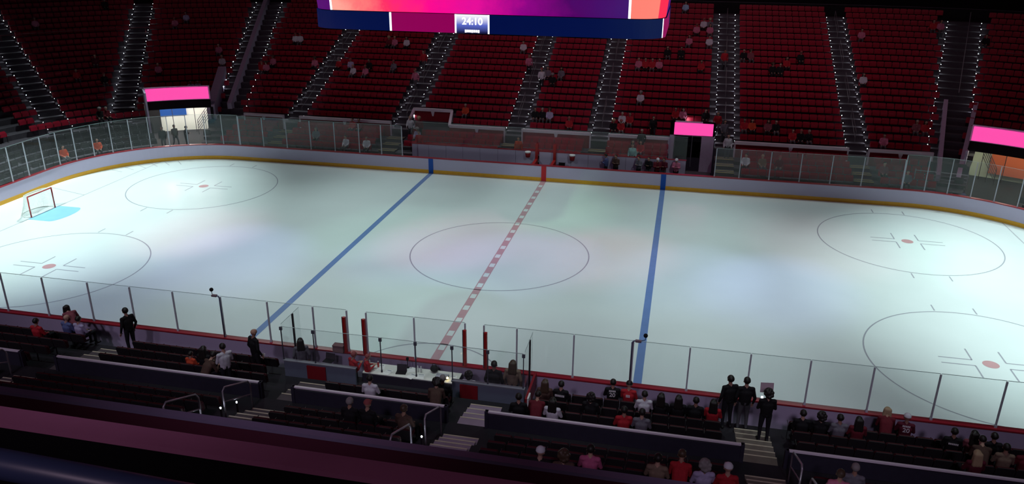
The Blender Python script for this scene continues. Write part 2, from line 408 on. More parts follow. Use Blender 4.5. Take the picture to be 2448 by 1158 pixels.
ST = stations(1.0, 3.0, extra=(7.85, 10.95, -11.0, -8.0))
k = MB()
def strip_quads(mb, d0, d1, z0, z1, mi=0, skip=True):
    for a_, c_ in zip(ST[:-1], ST[1:]):
        mx, my = (a_[0][0]+c_[0][0])/2, (a_[0][1]+c_[0][1])/2
        nx, ny = a_[1][0]+c_[1][0], a_[1][1]+c_[1][1]; L = math.hypot(nx, ny); dm = (d0+d1)/2
        qx, qy = mx+nx/L*dm, my+ny/L*dm
        if skip and (in_tunnel(qx, qy, dm) ): continue
        p, q, r_, s_ = off(a_, d0), off(c_, d0), off(c_, d1), off(a_, d1)
        mb.quad((*p, z0), (*q, z0), (*r_, z1), (*s_, z1), mi)
strip_quads(k, .1, FR0, 0.02, 0.02, skip=False)
prev = .02
for j in range(4):
    d0 = FR0+FRD*j; z = row_floor('F', j)
    strip_quads(k, d0, d0+1e-4, prev, z); strip_quads(k, d0, d0+FRD, z, z); prev = z
d_end = FR0+FRD*4
strip_quads(k, d_end, WALL_D, prev, prev)
strip_quads(k, WALL_D, WALL_D+1e-4, prev, UPZ); strip_quads(k, WALL_D, UP0, UPZ, UPZ); prev = UPZ
for j in range(NUP):
    d0 = UP0+UPD*j; z = row_floor('U', j)
    if j: strip_quads(k, d0, d0+1e-4, prev, z)
    strip_quads(k, d0, d0+UPD, z, z); prev = z
DTOP = UP0+UPD*NUP
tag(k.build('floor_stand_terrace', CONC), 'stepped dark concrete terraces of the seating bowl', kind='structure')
# back wall above the last row
k = MB()
strip_quads(k, DTOP, DTOP+1e-4, prev, prev+.95, skip=False); strip_quads(k, DTOP, DTOP+.16, prev+.95, prev+.95, 1, skip=False)
strip_quads(k, DTOP+.16, DTOP+.1601, prev+.95, prev-.2, skip=False); strip_quads(k, DTOP+.16, DTOP+3, prev-.2, prev-.2, skip=False); strip_quads(k, DTOP+3, DTOP+3.001, prev-.2, 17, skip=False)
tag(k.build('wall_back', [BLACK, PURP]), 'black back wall and parapet above the last seat row', kind='structure')

# ------------------------------------------------------------------ where people are (head or torso pixel -> seat row that the sight line meets)
COLS = {'red': (.42, .02, .03), 'pink': (.55, .16, .26), 'white': (.62, .60, .66), 'lavender': (.42, .36, .55), 'grey': (.16, .15, .18), 'black': (.012, .011, .013), 'darkred': (.14, .015, .025),
        'blue': (.10, .12, .28), 'mint': (.35, .62, .60), 'brown': (.09, .05, .04), 'tan': (.22, .15, .11), 'orange': (.55, .07, .03), 'maroon': (.10, .01, .025), 'hotpink': (.48, .10, .22), 'lightblue': (.35, .5, .7), 'plaid': (.22, .06, .08)}
FAR_PEOPLE = '''976,106,white 942,97,pink 927,98,darkred 812,159,red 833,160,lavender 840,175,white 875,166,pink 889,159,black 939,150,grey 763,148,pink 842,290,red 856,290,darkred 1112,269,orange
998,333,lavender 706,89,white 717,90,white 750,320,grey 1250,106,white 1315,181,grey 1328,183,black 1346,180,grey 1283,281,black 1301,278,black 1321,280,lavender 1354,287,red 1532,225,white 1528,159,pink 1543,159,red 1560,160,red 1576,159,pink
1490,281,white 1511,277,red 1467,302,black 1487,304,red 1618,266,red 1632,266,pink 1635,17,lightblue 1597,127,black 1622,130,black 1659,66,pink 1674,63,white 1692,68,pink 1710,59,grey 1645,91,pink 1694,92,white 1675,165,red
1781,127,black 1801,130,plaid 1846,157,black 1867,159,black 1882,154,red 1916,139,black 1689,269,black 1769,293,red 1786,298,orange 1837,295,plaid 1857,295,black 1898,332,red 1917,330,black 1937,332,black
2231,65,red 2249,65,pink 2063,85,pink 2068,196,white 2192,299,plaid 2214,296,red 2357,97,black 2104,338,pink 251,12,black 83,50,pink 417,48,pink 444,36,lavender 228,145,maroon 248,181,black 184,183,red 378,163,pink 254,263,darkred 239,270,black
473,203,lavender 456,204,lavender 523,120,pink 531,148,white 652,145,pink 626,163,red 637,166,pink 1505,345,darkred 1530,350,red 830,350,white 870,352,white 1790,380,white 1830,385,tan 1870,395,darkred 2120,410,plaid 2170,420,grey 155,375,orange 235,355,orange'''
FAR_STAND = '1013,145,red 993,180,pink 981,298,white 1002,293,darkred 1265,143,pink 1295,178,white 1535,314,black 1561,305,black 1733,131,red 1715,293,red 1731,317,grey 1742,326,white'
# u, v of the head, pose, colour of top, hair, hair colour, words
NEAR_PEOPLE = [
 (76, 769, 'sit', 'red', 'short', 'dark', 'person in a bright red top by the goal-end glass'), (167, 735, 'lean', 'plaid', 'long', 'dark', 'long-haired person in a dark plaid top leaning over a neighbour'),
 (194, 761, 'sit', 'lavender', 'short', 'dark', 'person in a pale lavender top below the leaning woman'), (245, 770, 'sit', 'blue', 'bald', 'skin', 'bald person in a blue lavender top beside the small rail'),
 (299, 740, 'stand', 'black', 'short', 'dark', 'person in black standing at the glass, looking sideways'), (455, 835, 'sit', 'orange', 'short', 'dark', 'small person in an orange red top near the white hoodie'),
 (475, 831, 'sit', 'black', 'long', 'dark', 'long-haired person in black beside the orange red top'), (505, 848, 'sit_lean', 'brown', 'short', 'dark', 'person in dark brown leaning towards the white hoodie'),
 (533, 829, 'front', 'white', 'short', 'dark', 'person in a white hoodie standing among seated people'), (605, 802, 'stand', 'black', 'bald', 'skin', 'bald person in black standing beside the blue line'),
 (902, 901, 'sit', 'white', 'short', 'dark', 'broad person in a white shirt alone behind the timekeeper table'), (1049, 918, 'sit_lean', 'brown', 'curly', 'dark', 'curly-haired person in brown beside the grey-haired one'),
 (1084, 918, 'sit', 'black', 'short', 'grey', 'grey-haired person in a black jacket by the lavender stairs'), (1214, 946, 'sit', 'black', 'short', 'dark', 'dark-haired person in black below the red gate'),
 (1256, 958, 'sit_lean', 'darkred', 'short', 'dark', 'person in dark red bending beside the red gate'), (1291, 961, 'sit', 'white', 'long', 'dark', 'person in a white top with hair parted down the back'),
 (1300, 910, 'sit', 'brown', 'long', 'brown', 'brown-haired person in the corner by the red gate'), (1331, 908, 'sit', 'black', 'short', 'dark', 'person in a black lettered jersey near the red gate'),
 (1409, 939, 'sit', 'black', 'curly', 'dark', 'curly-haired person in black next to the 20 jersey'), (1451, 917, 'sit', 'black', 'short', 'dark', 'person in a black jersey numbered 20 by the blue-line pole'),
 (1493, 923, 'sit', 'red', 'cap', 'dark', 'person in a red jersey right beside the blue-line pole'), (1533, 940, 'sit', 'white', 'short', 'dark', 'person in a grey and white top past the red jersey'),
 (1574, 946, 'sit', 'black', 'long', 'dark', 'long-haired person in black beside the grey and white top'), (1609, 948, 'sit', 'black', 'long', 'dark', 'long-haired person in black with very dark straight hair'),
 (1646, 965, 'sit', 'black', 'short', 'dark', 'short-haired person in black sitting low at the boards'), (1690, 962, 'sit', 'red', 'long', 'dark', 'long-haired person with bright red shoulders beside the standing men'),
 (1746, 923, 'stand', 'black', 'short', 'dark', 'person in a black jacket standing next to the taller man'), (1786, 917, 'stand', 'black', 'short', 'dark', 'tall person in black with grey trousers standing on the steps'),
 (1838, 945, 'front', 'black', 'curly', 'dark', 'curly-haired person in black holding a pale sign and phone'), (1873, 980, 'sit', 'black', 'short', 'dark', 'person in black just past the busy stairs'),
 (1908, 986, 'sit', 'black', 'curly', 'dark', 'person in black with round dark hair past the stairs'), (1957, 994, 'sit', 'grey', 'short', 'dark', 'person in grey at the boards past the stairs'),
 (1999, 996, 'sit', 'darkred', 'long', 'dark', 'long dark-haired person in a dark red jacket'), (2116, 992, 'sit_lean', 'darkred', 'long', 'blond', 'blond person in dark red leaning to the white cap'),
 (2143, 999, 'sit', 'maroon', 'cap', 'white', 'person with a white cap and maroon jersey numbered 20'), (2268, 1023, 'sit', 'black', 'short', 'dark', 'person in a striped black jersey near the corner'),
 (2313, 1034, 'sit', 'plaid', 'long', 'dark', 'long-haired person in plaid near the corner'), (2339, 1052, 'sit_lean', 'brown', 'short', 'dark', 'person in brown bending forward near the corner'),
 (2368, 1039, 'sit', 'black', 'short', 'dark', 'tall seated person in black near the corner'), (2399, 1064, 'sit', 'tan', 'short', 'dark', 'person in a pale olive top near the corner'), (2438, 1084, 'sit', 'darkred', 'short', 'brown', 'person in dark red at the edge of the corner block'),
 (2314, 1098, 'sit', 'maroon', 'long', 'blond', 'long blond-haired person in maroon just above the white rail'), (1502, 1007, 'sit', 'red', 'short', 'dark', 'person in a patterned red top just behind the white rail'),
 (1548, 1002, 'sit', 'grey', 'short', 'dark', 'person in dark grey beside the patterned red top'), (1297, 1078, 'sit', 'black', 'cap', 'white', 'person in black wearing a round white hat'),
 (1351, 1082, 'sit', 'brown', 'curly', 'brown', 'person with big brown curls beside the white hat'), (1417, 1078, 'sit', 'hotpink', 'short', 'dark', 'person in a pink top between empty seats'),
 (1660, 1103, 'sit', 'lavender', 'curly', 'grey', 'person in a fluffy lavender coat in a huddle'), (1686, 1120, 'sit', 'red', 'cap', 'white', 'person in red with a pale cap in the huddle'),
 (1722, 1116, 'sit_lean', 'red', 'short', 'brown', 'person in red bending forward in the huddle'), (1756, 1128, 'sit', 'tan', 'short', 'dark', 'person wrapped in tan at the end of the huddle'),
 (1946, 1122, 'sit', 'pink', 'short', 'brown', 'person in dusky pink below the white rail past the stairs'), (2026, 1114, 'sit', 'grey', 'short', 'grey', 'dim grey person below the white rail past the stairs'),
 (873, 967, 'sit', 'black', 'cap', 'red', 'person in black with a dull red cap below the white rail'), (836, 965, 'sit', 'black', 'short', 'grey', 'grey-haired person beside the dull red cap'), (1000, 980, 'sit', 'brown', 'short', 'brown', 'bald-looking person in brown by the end of the rail')]
HEADH = {'sit': 1.24, 'sit_lean': 1.12, 'stand': 1.62, 'front': 1.62, 'lean': 1.42}
def near_place(u, v, pose):
    best = None; h = HEADH[pose]
    for kind, kk in [('F', q) for q in range(4)] + [('U', q) for q in range(8)]:
        y = -HY-row_seat_d(kind, kk)+(.0 if pose.startswith('sit') else .12); z = row_floor(kind, kk); P = on_y(u, v, y+(.0 if pose != 'sit_lean' else .25)); e = abs(P.z-(z+h))
        if abs(P.x) < 4.6 and kind == 'F' and kk < 2: e += 5
        if (u, v) in ((1502, 1007), (1548, 1002)) and (kind, kk) != ('F', 3): e += 5
        if best is None or e < best[0]: best = (e, P.x, y, z, kind, kk)
    e, x, y, z, kind, kk = best
    if pose.startswith('sit'):
        i = round(x/SW-.5); cands = sorted(range(i-3, i+4), key=lambda q: abs((q+.5)*SW-x))
        for q in cands:
            xx = (q+.5)*SW
            if any(abs(abs(xx)-c) < .9 for c in AIS) or (kind, kk, q) in NEAR_OCC: continue
            NEAR_OCC.add((kind, kk, q)); x = xx; break
    return x, y, z, kind, kk
def far_place(u, v, h, snap=True):
    d_ = ray(u, v); best = None
    for kind, kk in ROWS:
        tgt = row_seat_d(kind, kk); lo, hi = 25.0, 160.0
        fn = lambda t: dist(CAM.x+d_.x*t, CAM.y+d_.y*t)-tgt if (CAM.y+d_.y*t > -6) else -1
        for _ in range(44):
            md = (lo+hi)/2
            if fn(md) < 0: lo = md
            else: hi = md
        P = CAM+d_*lo; e = abs(P.z-(row_floor(kind, kk)+h)) + (9 if kind == 'F' and kk < 2 and abs(P.x) < 10.6 else 0)
        if best is None or e < best[0]: best = (e, P.x, P.y, row_floor(kind, kk), kind, kk, tgt)
    e, x, y, z, kind, kk, tgt = best
    if snap and abs(x) < CX:
        i = round(x/SW-.5)
        for q in sorted(range(i-3, i+4), key=lambda q: abs((q+.5)*SW-x)):
            if (kind, kk, q) in FAR_OCC or in_aisle((q+.5)*SW, y, .2): continue
            FAR_OCC.add((kind, kk, q)); x = (q+.5)*SW; y = HY+tgt; break
    FAR_XY.append((x, y))
    if abs(x) < CX: n_ = (0.0, 1.0)
    else:
        sx = 1 if x > 0 else -1; n_ = Vector((x-sx*CX, y-CY)).normalized() if y > CY else Vector((sx, 0)); n_ = (n_[0], n_[1])
    return x, y, z, math.atan2(-n_[1], -n_[0])-math.pi/2, kind, kk
NEAR_OCC, FAR_OCC, FAR_XY = set(), set(), []
SW = .525
AIS = (3.07, 11.6, 20.12)
near_people = [(p, near_place(p[0], p[1], p[2])) for p in NEAR_PEOPLE]
far_people = []
for lst, pose, h in ((FAR_PEOPLE, 'sit', .92), (FAR_STAND, 'stand', 1.15)):
    for q in lst.split():
        a_, b_, c_ = q.split(','); far_people.append((pose, c_, int(a_), int(b_), far_place(float(a_), float(b_), h, pose == 'sit')))

# ------------------------------------------------------------------ seats
def seat_parts(open_=False):
    """local: +Y faces the ice, origin on floor below seat"""
    back = MB(); w, h = .248, .36
    poly = [(-w, 0), (w, 0), (w, h*.82), (w*.86, h), (-w*.86, h), (-w, h*.82)]
    Mb = Matrix.Translation((0, -.20, .42)) @ Matrix.Rotation(R(12), 4, 'X')
    back.prism(poly, .05, Mb)
    shell = MB(); shell.prism([(x*1.01, z*1.02) for x, z in poly], .025, Mb @ Matrix.Translation((0, -.052, 0)))
    pan = MB(); pw = .235
    Mp = Matrix.Translation((0, -.12, .41)) @ Matrix.Rotation(R(6), 4, 'X')
    if open_: Mp = Matrix.Translation((0, -.16, .46)) @ Matrix.Rotation(R(-88), 4, 'X')
    pan.prism([(-pw, 0), (pw, 0), (pw, .23), (pw*.86, .28), (-pw*.86, .28), (-pw, .23)], .07, Mp)
    arm = MB(); arm.box((-.262, -.25, 0), (-.250, -.20, .60)); arm.box((-.264, -.26, .58), (-.248, .04, .605)); arm.box((-.27, -.28, 0), (-.24, -.10, .02))
    return back, shell, pan, arm
def merge(mbs):
    o = MB()
    for mi, q in mbs:
        n = len(o.v); o.v += q.v; o.f += [tuple(n+i for i in f) for f in q.f]; o.m += [mi]*len(q.f)
    return o
bk, sh, pn, ar = seat_parts()
SEAT_FAR = merge([(0, bk), (0, pn), (1, ar)])
SEAT_FULL = merge([(0, bk), (1, sh), (0, pn), (1, ar)])
pno = seat_parts(True)[2]; SEAT_FAR_OPEN = merge([(0, bk), (0, pno), (1, ar)])
me_far_open = SEAT_FAR_OPEN.mesh('stadium_seat', [SEATR, SEATB]); SEATD = mat('seat_red_shaded', (.055, .004, .009), .6, .3, noise=.15)  # SEATD: same red seats, shade of the near stand put into the colour
me_far = SEAT_FAR.mesh('stadium_seat', [SEATR, SEATB])
me_back, me_shell, me_pan, me_arm = bk.mesh('backrest', SEATD), sh.mesh('back_shell', SEATB), pn.mesh('seat_pan', SEATD), ar.mesh('armrest', SEATB); me_pan_o = pno.mesh('seat_pan', SEATD)
class Bulk:
    def __init__(s, src): s.src = src; s.V = np.array(src.v); s.n = 0; s.vs = []; s.items = 0
    def put(s, x, y, z, rz):
        c, n_ = math.cos(rz), math.sin(rz); V = s.V
        s.vs.append(np.stack([V[:, 0]*c-V[:, 1]*n_+x, V[:, 0]*n_+V[:, 1]*c+y, V[:, 2]+z], 1)); s.items += 1
    def build(s, name, mats):
        nv = len(s.V); F = s.src.f; allv = np.concatenate(s.vs)
        faces = [tuple(i*nv+q for q in f) for i in range(s.items) for f in F]
        me = bpy.data.meshes.new(name); me.from_pydata(allv.tolist(), [], faces)
        for m in mats: me.materials.append(m)
        me.polygons.foreach_set('material_index', s.src.m*s.items); me.update(); return add(name, me)
def path_points(d, step, start=None):
    """points (x,y,normal) along far path at offset d, straight part centred on x=0"""
    out = []
    n = int(CX/step)
    for i in range(-n-1, n+1): out.append(((i+.5)*step, HY+d, 0.0, 1.0))
    for sx in (-1, 1):
        r_ = RC+d; m_ = int(r_*math.pi/2/step)
        for i in range(1, m_): 
            a = math.pi/2*(1-(i-.35)/m_); out.append((sx*(CX+r_*math.cos(a)), CY+r_*math.sin(a), sx*math.cos(a), math.sin(a)))
        for i in range(int(14/step)): out.append((sx*(HX+d), CY-i*step, sx, 0.0))
    return out
SW = .525
ORD = ['front', 'second', 'third', 'fourth', 'fifth', 'sixth', 'seventh', 'eighth']
NTH = ['zeroth', 'first', 'second', 'third', 'fourth', 'fifth', 'sixth', 'seventh', 'eighth', 'ninth', 'tenth', 'eleventh', 'twelfth', 'thirteenth', 'fourteenth', 'fifteenth', 'sixteenth', 'seventeenth', 'eighteenth']
FARB = ((-2.4, 2.4, 'block behind the red line'), (-11, -3.7, 'block with stepped-back rail'), (3.7, 11, 'block above the small tunnel'),
        (12.2, 19.5, 'block past the small tunnel'), (-19.5, -12.2, 'block before the stepped-back rail'), (20.7, 25, 'block before the wide stairs'), (-25, -20.7, 'block by the thick-railed stairs'))
def block_of(x, blocks):
    for lo, hi, nm in blocks:
        if lo-.5 <= x <= hi+.5: return nm, int((x-(lo-.1))/SW)+1
    return 'corner block', 1
bulk = Bulk(SEAT_FAR); bulk_o = Bulk(SEAT_FAR_OPEN); bulk_k = Bulk(SEAT_FAR); n_ind = 0
for kind, kk in ROWS:
    d = row_seat_d(kind, kk); z = row_floor(kind, kk)
    for x, y, nx, ny in path_points(d, SW):
        if in_aisle(x, y, .2) or in_tunnel(x, y, d) or in_pit(x, y, d): continue
        if kind == 'F' and abs(x) < 10.6: 
            if kk == 0: continue
        rz = math.atan2(-ny, -nx)-math.pi/2
        occ = (kind, kk, round(x/SW-.5)) in FAR_OCC if abs(x) < CX else any(abs(x-q[0]) < .3 and abs(y-q[1]) < .3 for q in FAR_XY)
        if kind == 'U' and kk <= 3 and abs(x) < CX and n_ind < 300:
            o = add('stadium_seat', me_far_open if occ else me_far, None, (x, y, z), rz); n_ind += 1
            nm, ix = block_of(x, FARB); tag(o, f'red seat, {ORD[kk]} row above white rail, {NTH[max(1, min(18, ix))]} along, {nm}', 'seat', 'red seats in the lowest rows of the far stand')
        elif kind == 'F' and abs(x) > 24: bulk_k.put(x, y, z, rz)
        else: (bulk_o if occ else bulk).put(x, y, z, rz)
tag(bulk_k.build('black_end_seats', [SEATB, SEATB]), 'rows of black seats behind the curved corner glass', 'seats', kind='stuff')
ro = tag(bulk_o.build('red_open_seats', [SEATR, SEATB]), 'unfolded red seats under the seated far spectators', 'seats', kind='stuff')
tag(bulk.build('red_seat_rows', [SEATR, SEATB]), 'rows of empty red folding seats filling the rest of the far stands', 'seats', kind='stuff')

# ------------------------------------------------------------------ near stand terrace and seats
NX0, NX1 = -24.0, 24.0
k = MB(); prev = .02
def nstrip(d0, d1, z0, z1, mi=0): k.quad((NX0, -HY-d0, z0), (NX1, -HY-d0, z0), (NX1, -HY-d1, z1), (NX0, -HY-d1, z1), mi)
nstrip(FR0, .1, .02, .02)
for j in range(4):
    d0 = FR0+FRD*j; z = row_floor('F', j); nstrip(d0, d0, z, prev); nstrip(d0+FRD, d0, z, z); prev = z
nstrip(WALL_D, d_end, prev, prev); nstrip(WALL_D, WALL_D, UPZ, prev); nstrip(UP0, WALL_D, UPZ, UPZ); prev = UPZ
NNEAR = 14
for j in range(NNEAR):
    d0 = UP0+UPD*j; z = row_floor('U', j); nstrip(d0, d0, z, prev); nstrip(d0+UPD, d0, z, z); prev = z
dn = UP0+UPD*NNEAR; nstrip(dn, dn, prev+3, prev)
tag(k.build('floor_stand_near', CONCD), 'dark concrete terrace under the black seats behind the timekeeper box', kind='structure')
AIS = (3.07, 11.6, 20.12)
NEARB = ((-2.5, 2.5, 'block behind timekeeper table'), (-11, -3.6, 'block by first penalty box'), (3.6, 11, 'block by lavender stairs'),
         (12.1, 19.6, 'block past busy stairs'), (-19.6, -12.1, 'block by goal-end stairs'))
cand = []
for kind, kk in [('F', q) for q in range(4)] + [('U', q) for q in range(9)]:
    d = row_seat_d(kind, kk); y = -HY-d; z = row_floor(kind, kk); n = int(22/SW)
    for i in range(-n, n+1):
        x = (i+.5)*SW
        if any(abs(abs(x)-c) < .9 for c in AIS): continue
        if kind == 'F' and abs(x) < 4.7 and kk < 2: continue      # penalty boxes
        u, v, w = to_px((x, y, z+.8))
        vis = -40 < u < IW+40 and v < IH+30 and v < 928+u*.149+30
        cand.append((w, x, y, z, kind, kk, vis, (kind, kk, i) in NEAR_OCC))
vis = sorted([c for c in cand if c[6]], key=lambda c: c[0]); chosen = set(id(c) for c in vis[:300])
bulk = Bulk(SEAT_FULL)
for c in cand:
    w, x, y, z, kind, kk, _v, occ = c
    if id(c) in chosen:
        nm, ix = block_of(x, NEARB)
        lab = f'black seat back, {ORD[kk]} row {"above railed wall" if kind == "U" else "from glass"}, {NTH[max(1, min(18, ix))]} along, {nm}'
        t = tag(empty('arena_seat', (x, y, z), 0), lab, 'seat', 'black-backed seats of the near stand')
        add('backrest', me_back, t); add('back_shell', me_shell, t); add('seat_pan', me_pan_o if occ else me_pan, t); add('armrest', me_arm, t)
    else: bulk.put(x, y, z, 0)
tag(bulk.build('black_seat_rows', [SEATD, SEATB]), 'remaining rows of black-backed seats in the near stand', 'seats', kind='stuff')
# ------------------------------------------------------------------ aisle stairs with lamps
NOSED = mat('step_nosing_dim', (.13, .115, .125), .7)
NOSEY = mat('step_nosing_yellow', (.62, .50, .16), .6)
def step_mesh(w, lamp=True, nose=None):
    k = MB(); k.box((-w/2, -.42, 0), (w/2, 0, .18), 0); k.box((-w/2, -.035, .181), (w/2, .002, .186), 1); return k.mesh('step', [CONC, nose or NOSED])
def lamp_mesh():
    k = MB(); k.box((-.035, -.03, 0), (.035, .03, .05), 1); k.quad((-.03, -.025, -.002), (-.03, .025, -.002), (.03, .025, -.002), (.03, -.025, -.002), 0)
    k.box((-.012, -.036, .012), (.012, -.030, .036), 2); return k.mesh('step_light', [LAMP, BLACK, LAMPD])
LM = lamp_mesh()
STEPM = {}
def stairs(label, base, direction, k0, k1, width, lamps=True, both=True):
    """base: point at d=0 reference, direction outward (unit). steps sit at the front edge of each upper row"""
    t = tag(empty('aisle_stairs', (0, 0, 0)), label, 'stairs')
    dx, dy = direction; rz = math.atan2(-dy, -dx)-math.pi/2; rx, ry = -dy, dx
    w = round(width, 2)
    if w not in STEPM: STEPM[w] = step_mesh(w)
    for kk in range(k0, k1):
        d0 = UP0+UPD*kk; z = row_floor('U', kk-1) if kk else UPZ-.18
        x, y = base[0]+dx*d0, base[1]+dy*d0
        st_ = add('step', STEPM[w], t, (x, y, z), rz+math.pi)
        st_.location = (x-dx*.42, y-dy*.42, z)
        if lamps:
            for sd in ((-1, 1) if both else (1,)):
                l_ = add('step_light', LM, st_, (sd*(w/2+.02), -.30, .40))
    return t
STL = {-20.12: 'stairs up the far stand between narrow block and wide block', -11.6: 'stairs beside the stepped-back white rail in the far stand', -3.07: 'stairs before the middle block of the far stand',
       3.07: 'stairs past the middle block of the far stand', 11.6: 'stairs beside the small pink-lit tunnel', 20.12: 'stairs between the two blocks past the small tunnel'}
STO = {}
fstep = None
for x, lb in STL.items():
    STO[x] = stairs(lb, (x, HY), (0, 1), 1, NUP, 1.24)
    if fstep is None:
        kf = MB(); kf.box((-.6, -.40, 0), (.6, 0, .11), 0); kf.box((-.6, -.40, .111), (.6, -.33, .117), 1); fstep = kf.mesh('front_step', [CONC, NOSEY])
    for j in range(1 if abs(x) > 10 else 3, 5):
        add('front_step', fstep, STO[x], (x, HY+FR0+FRD*j-.01, row_floor('F', j-1)))
        if j < 4: add('front_step', fstep, STO[x], (x, HY+FR0+FRD*j+.41, row_floor('F', j)))
for sx, lb in ((-1, 'dark stairs with thick lavender rail beside the big pink-lit tunnel'), (1, 'wide dark stairs with lavender ramp rails near the cut-off pink sign')):
    a = R(75.2); STO[sx] = stairs(lb, (sx*(CX+RC*math.cos(a)), CY+RC*math.sin(a)), (sx*math.cos(a), math.sin(a)), 1, NUP, 2.3)
def strip_stairs(lb, p, q, w):
    L = math.hypot(q[0]-p[0], q[1]-p[1]); dx, dy = (q[0]-p[0])/L, (q[1]-p[1])/L
    t = tag(empty('aisle_stairs'), lb, 'stairs'); rz = math.atan2(-dy, -dx)-math.pi/2; rx, ry = -dy, dx
    if w not in STEPM: STEPM[w] = step_mesh(w)
    for kk in range(1, NUP):
        tgt = UP0+UPD*kk; lo, hi = -5.0, L+6
        for _ in range(40):
            md = (lo+hi)/2
            if dist(p[0]+dx*md, p[1]+dy*md) < tgt: lo = md
            else: hi = md
        x, y = p[0]+dx*lo, p[1]+dy*lo; z = row_floor('U', kk-1)
        st_ = add('step', STEPM[w], t, (x-dx*.42, y-dy*.42, z), rz+math.pi)
        for sd in (-1, 1): add('step_light', LM, st_, (sd*(w/2+.02), -.30, .40))
strip_stairs('dark stairs with lit edges beside the big pink tunnel sign', STRIPS[0][0], STRIPS[0][1], 1.5)
strip_stairs('steep dim stairs climbing the goal-end stand', STRIPS[1][0], STRIPS[1][1], 1.55)
# handrails on the far stairs
def far_rail(x, par, n=4):
    t = empty('handrail', (x, 0, 0)); t.parent = par
    for g in range(n):
        k0 = 1+g*5
        if k0+3 >= NUP: break
        p = [(0, HY+UP0+UPD*(k0+i)+.3, row_floor('U', k0+i)) for i in (0, 3)]
        k = MB(); a_, b_ = Vector(p[0]), Vector(p[1]); up = Vector((0, 0, .92))
        k.tube([a_, a_+up, b_+up, b_], .018, 6); k.tube([a_+up*.5, b_+up*.5], .014, 6); k.build('rail_section', mat('rail_dim', (.16, .14, .16), .5), t)
for x in STL: far_rail(x, STO[x], 4)
k = MB()
for sx in (-1, 1):
    a = R(74.6); dv = Vector((sx*math.cos(a), math.sin(a), 0)); base = Vector((sx*CX, CY, 0))
    p0, p1 = base+dv*(RC+6.2)+Vector((0, 0, UPZ+1.0)), base+dv*(RC+UP0+UPD*(NUP-.6))+Vector((0, 0, row_floor('U', NUP-1)+.75))
    s_ = Vector((-dv.y, dv.x, 0))*.17
    if sx < 0:
        k = MB(); dz = Vector((0, 0, 1.0)); k.hexa([p0-s_-dz, p0+s_-dz, p1+s_-dz, p1-s_-dz, p0-s_, p0+s_, p1+s_, p1-s_]); k.build('stair_divider', PURP, STO[-1])['label'] = 'thick lavender divider wall'
        a2 = R(70.2); d2 = Vector((sx*math.cos(a2), math.sin(a2), 0)); s2 = Vector((-d2.y, d2.x, 0))*.3
        q0, q1 = base+d2*(RC+4.9)+Vector((0, 0, 2.9)), base+d2*(RC+10.5)+Vector((0, 0, 4.9)); dz = Vector((0, 0, 2.2))
        k = MB(); k.hexa([q0-s2-dz, q0+s2-dz, q1+s2-dz, q1-s2-dz, q0-s2, q0+s2, q1+s2, q1-s2]); k.build('ramp_side', PURP, STO[-1])['label'] = 'short lavender ramp side'
    else:
        for ang, nm in ((76.6, 'lavender ramp rail on the block side of the wide dark stairs'), (71.2, 'lavender ramp rail on the tunnel side of the wide dark stairs')):
            a2 = R(ang); d2 = Vector((sx*math.cos(a2), math.sin(a2), 0)); s2 = Vector((-d2.y, d2.x, 0))*.13
            q0, q1 = base+d2*(RC+3.0)+Vector((0, 0, 1.4)), base+d2*(RC+11.2)+Vector((0, 0, 4.7)); dz = Vector((0, 0, 1.0))
            k = MB(); k.hexa([q0-s2-dz, q0+s2-dz, q1+s2-dz, q1-s2-dz, q0-s2, q0+s2, q1+s2, q1-s2]); k.build('ramp_rail', PURP, STO[1])['label'] = nm
        k = MB(); k.tube([base+dv*(RC+11.4)+Vector((0, 0, 5.2)), p1], .03, 6); k.build('handrail', RAILM, STO[1])
# cross rail halfway up the end stands
for sx, lb in ((-1, 'thin dark red cross rail halfway up the goal-end stand'), (1, 'thin dark cross rail halfway up the corner stand by the cut-off sign')):
    pts = [(sx*(CX+(RC+17.1)*math.cos(R(a))), CY+(RC+17.1)*math.sin(R(a)), 7.42) for a in range(0, 72, 3)]
    k = MB(); k.tube(pts, .035, 6); 
    for p in pts[::2]: k.tube([(p[0], p[1], p[2]-.9), p], .02, 5)
    tag(k.build('cross_rail', mat('rail_dim_red', (.25, .05, .07), .5)), lb, 'rail')

# ------------------------------------------------------------------ white-railed guard walls
def guard(name_label, x0, x1, ysgn, z1=RAIL_Z, y=None, face=WALLR, rail_r=.055, ret0=True, ret1=True, brackets=1, z0=1.2):
    yy = (HY+WALL_D)*ysgn if y is None else y
    t = tag(empty('guard_wall', ((x0+x1)/2, yy, z0)), name_label, 'wall'); L = x1-x0; h = z1-z0
    k = MB(); k.box((-L/2, -.05, 0), (L/2, .05, h-.1)); k.build('wall_panel', face, t)
    k = MB(); k.box((-L/2-.02, -.10, h-.20), (L/2+.02, .10, h)) if ysgn > 0 else k.box((-L/2-.02, -.04, h-.05), (L/2+.02, .04, h)); k.build('top_rail', RAILW, t)
    k = MB()
    for i in range(brackets):
        bx = -L/2+L*(i+1)/(brackets+1); k.prism([(bx-.16, h-.11), (bx+.16, h-.11), (bx+.05, h-.55), (bx-.05, h-.55)], .05, Matrix.Translation((0, -ysgn*.055+.025, 0)))
    if brackets: k.build('bracket', RAILW, t)
    k = MB()
    for sx, on in ((-1, ret0), (1, ret1)):
        if on: k.box((sx*L/2-.05, -.07, 0), (sx*L/2+.05, .07, h))
    k.build('end_post', RAILW if ysgn > 0 else WALLN, t)
    return t
guard('short white-topped red guard wall beside the thick-railed stairs', -24.0, -20.8, 1)
guard('long white-topped red guard wall before the stepped-back rail', -19.45, -12.25, 1)
guard('white-topped red guard wall joined to the stepped-back rail', -7.75, -3.7, 1, ret0=False)
guard('white-topped red guard wall below the middle far block', -2.4, 2.45, 1)
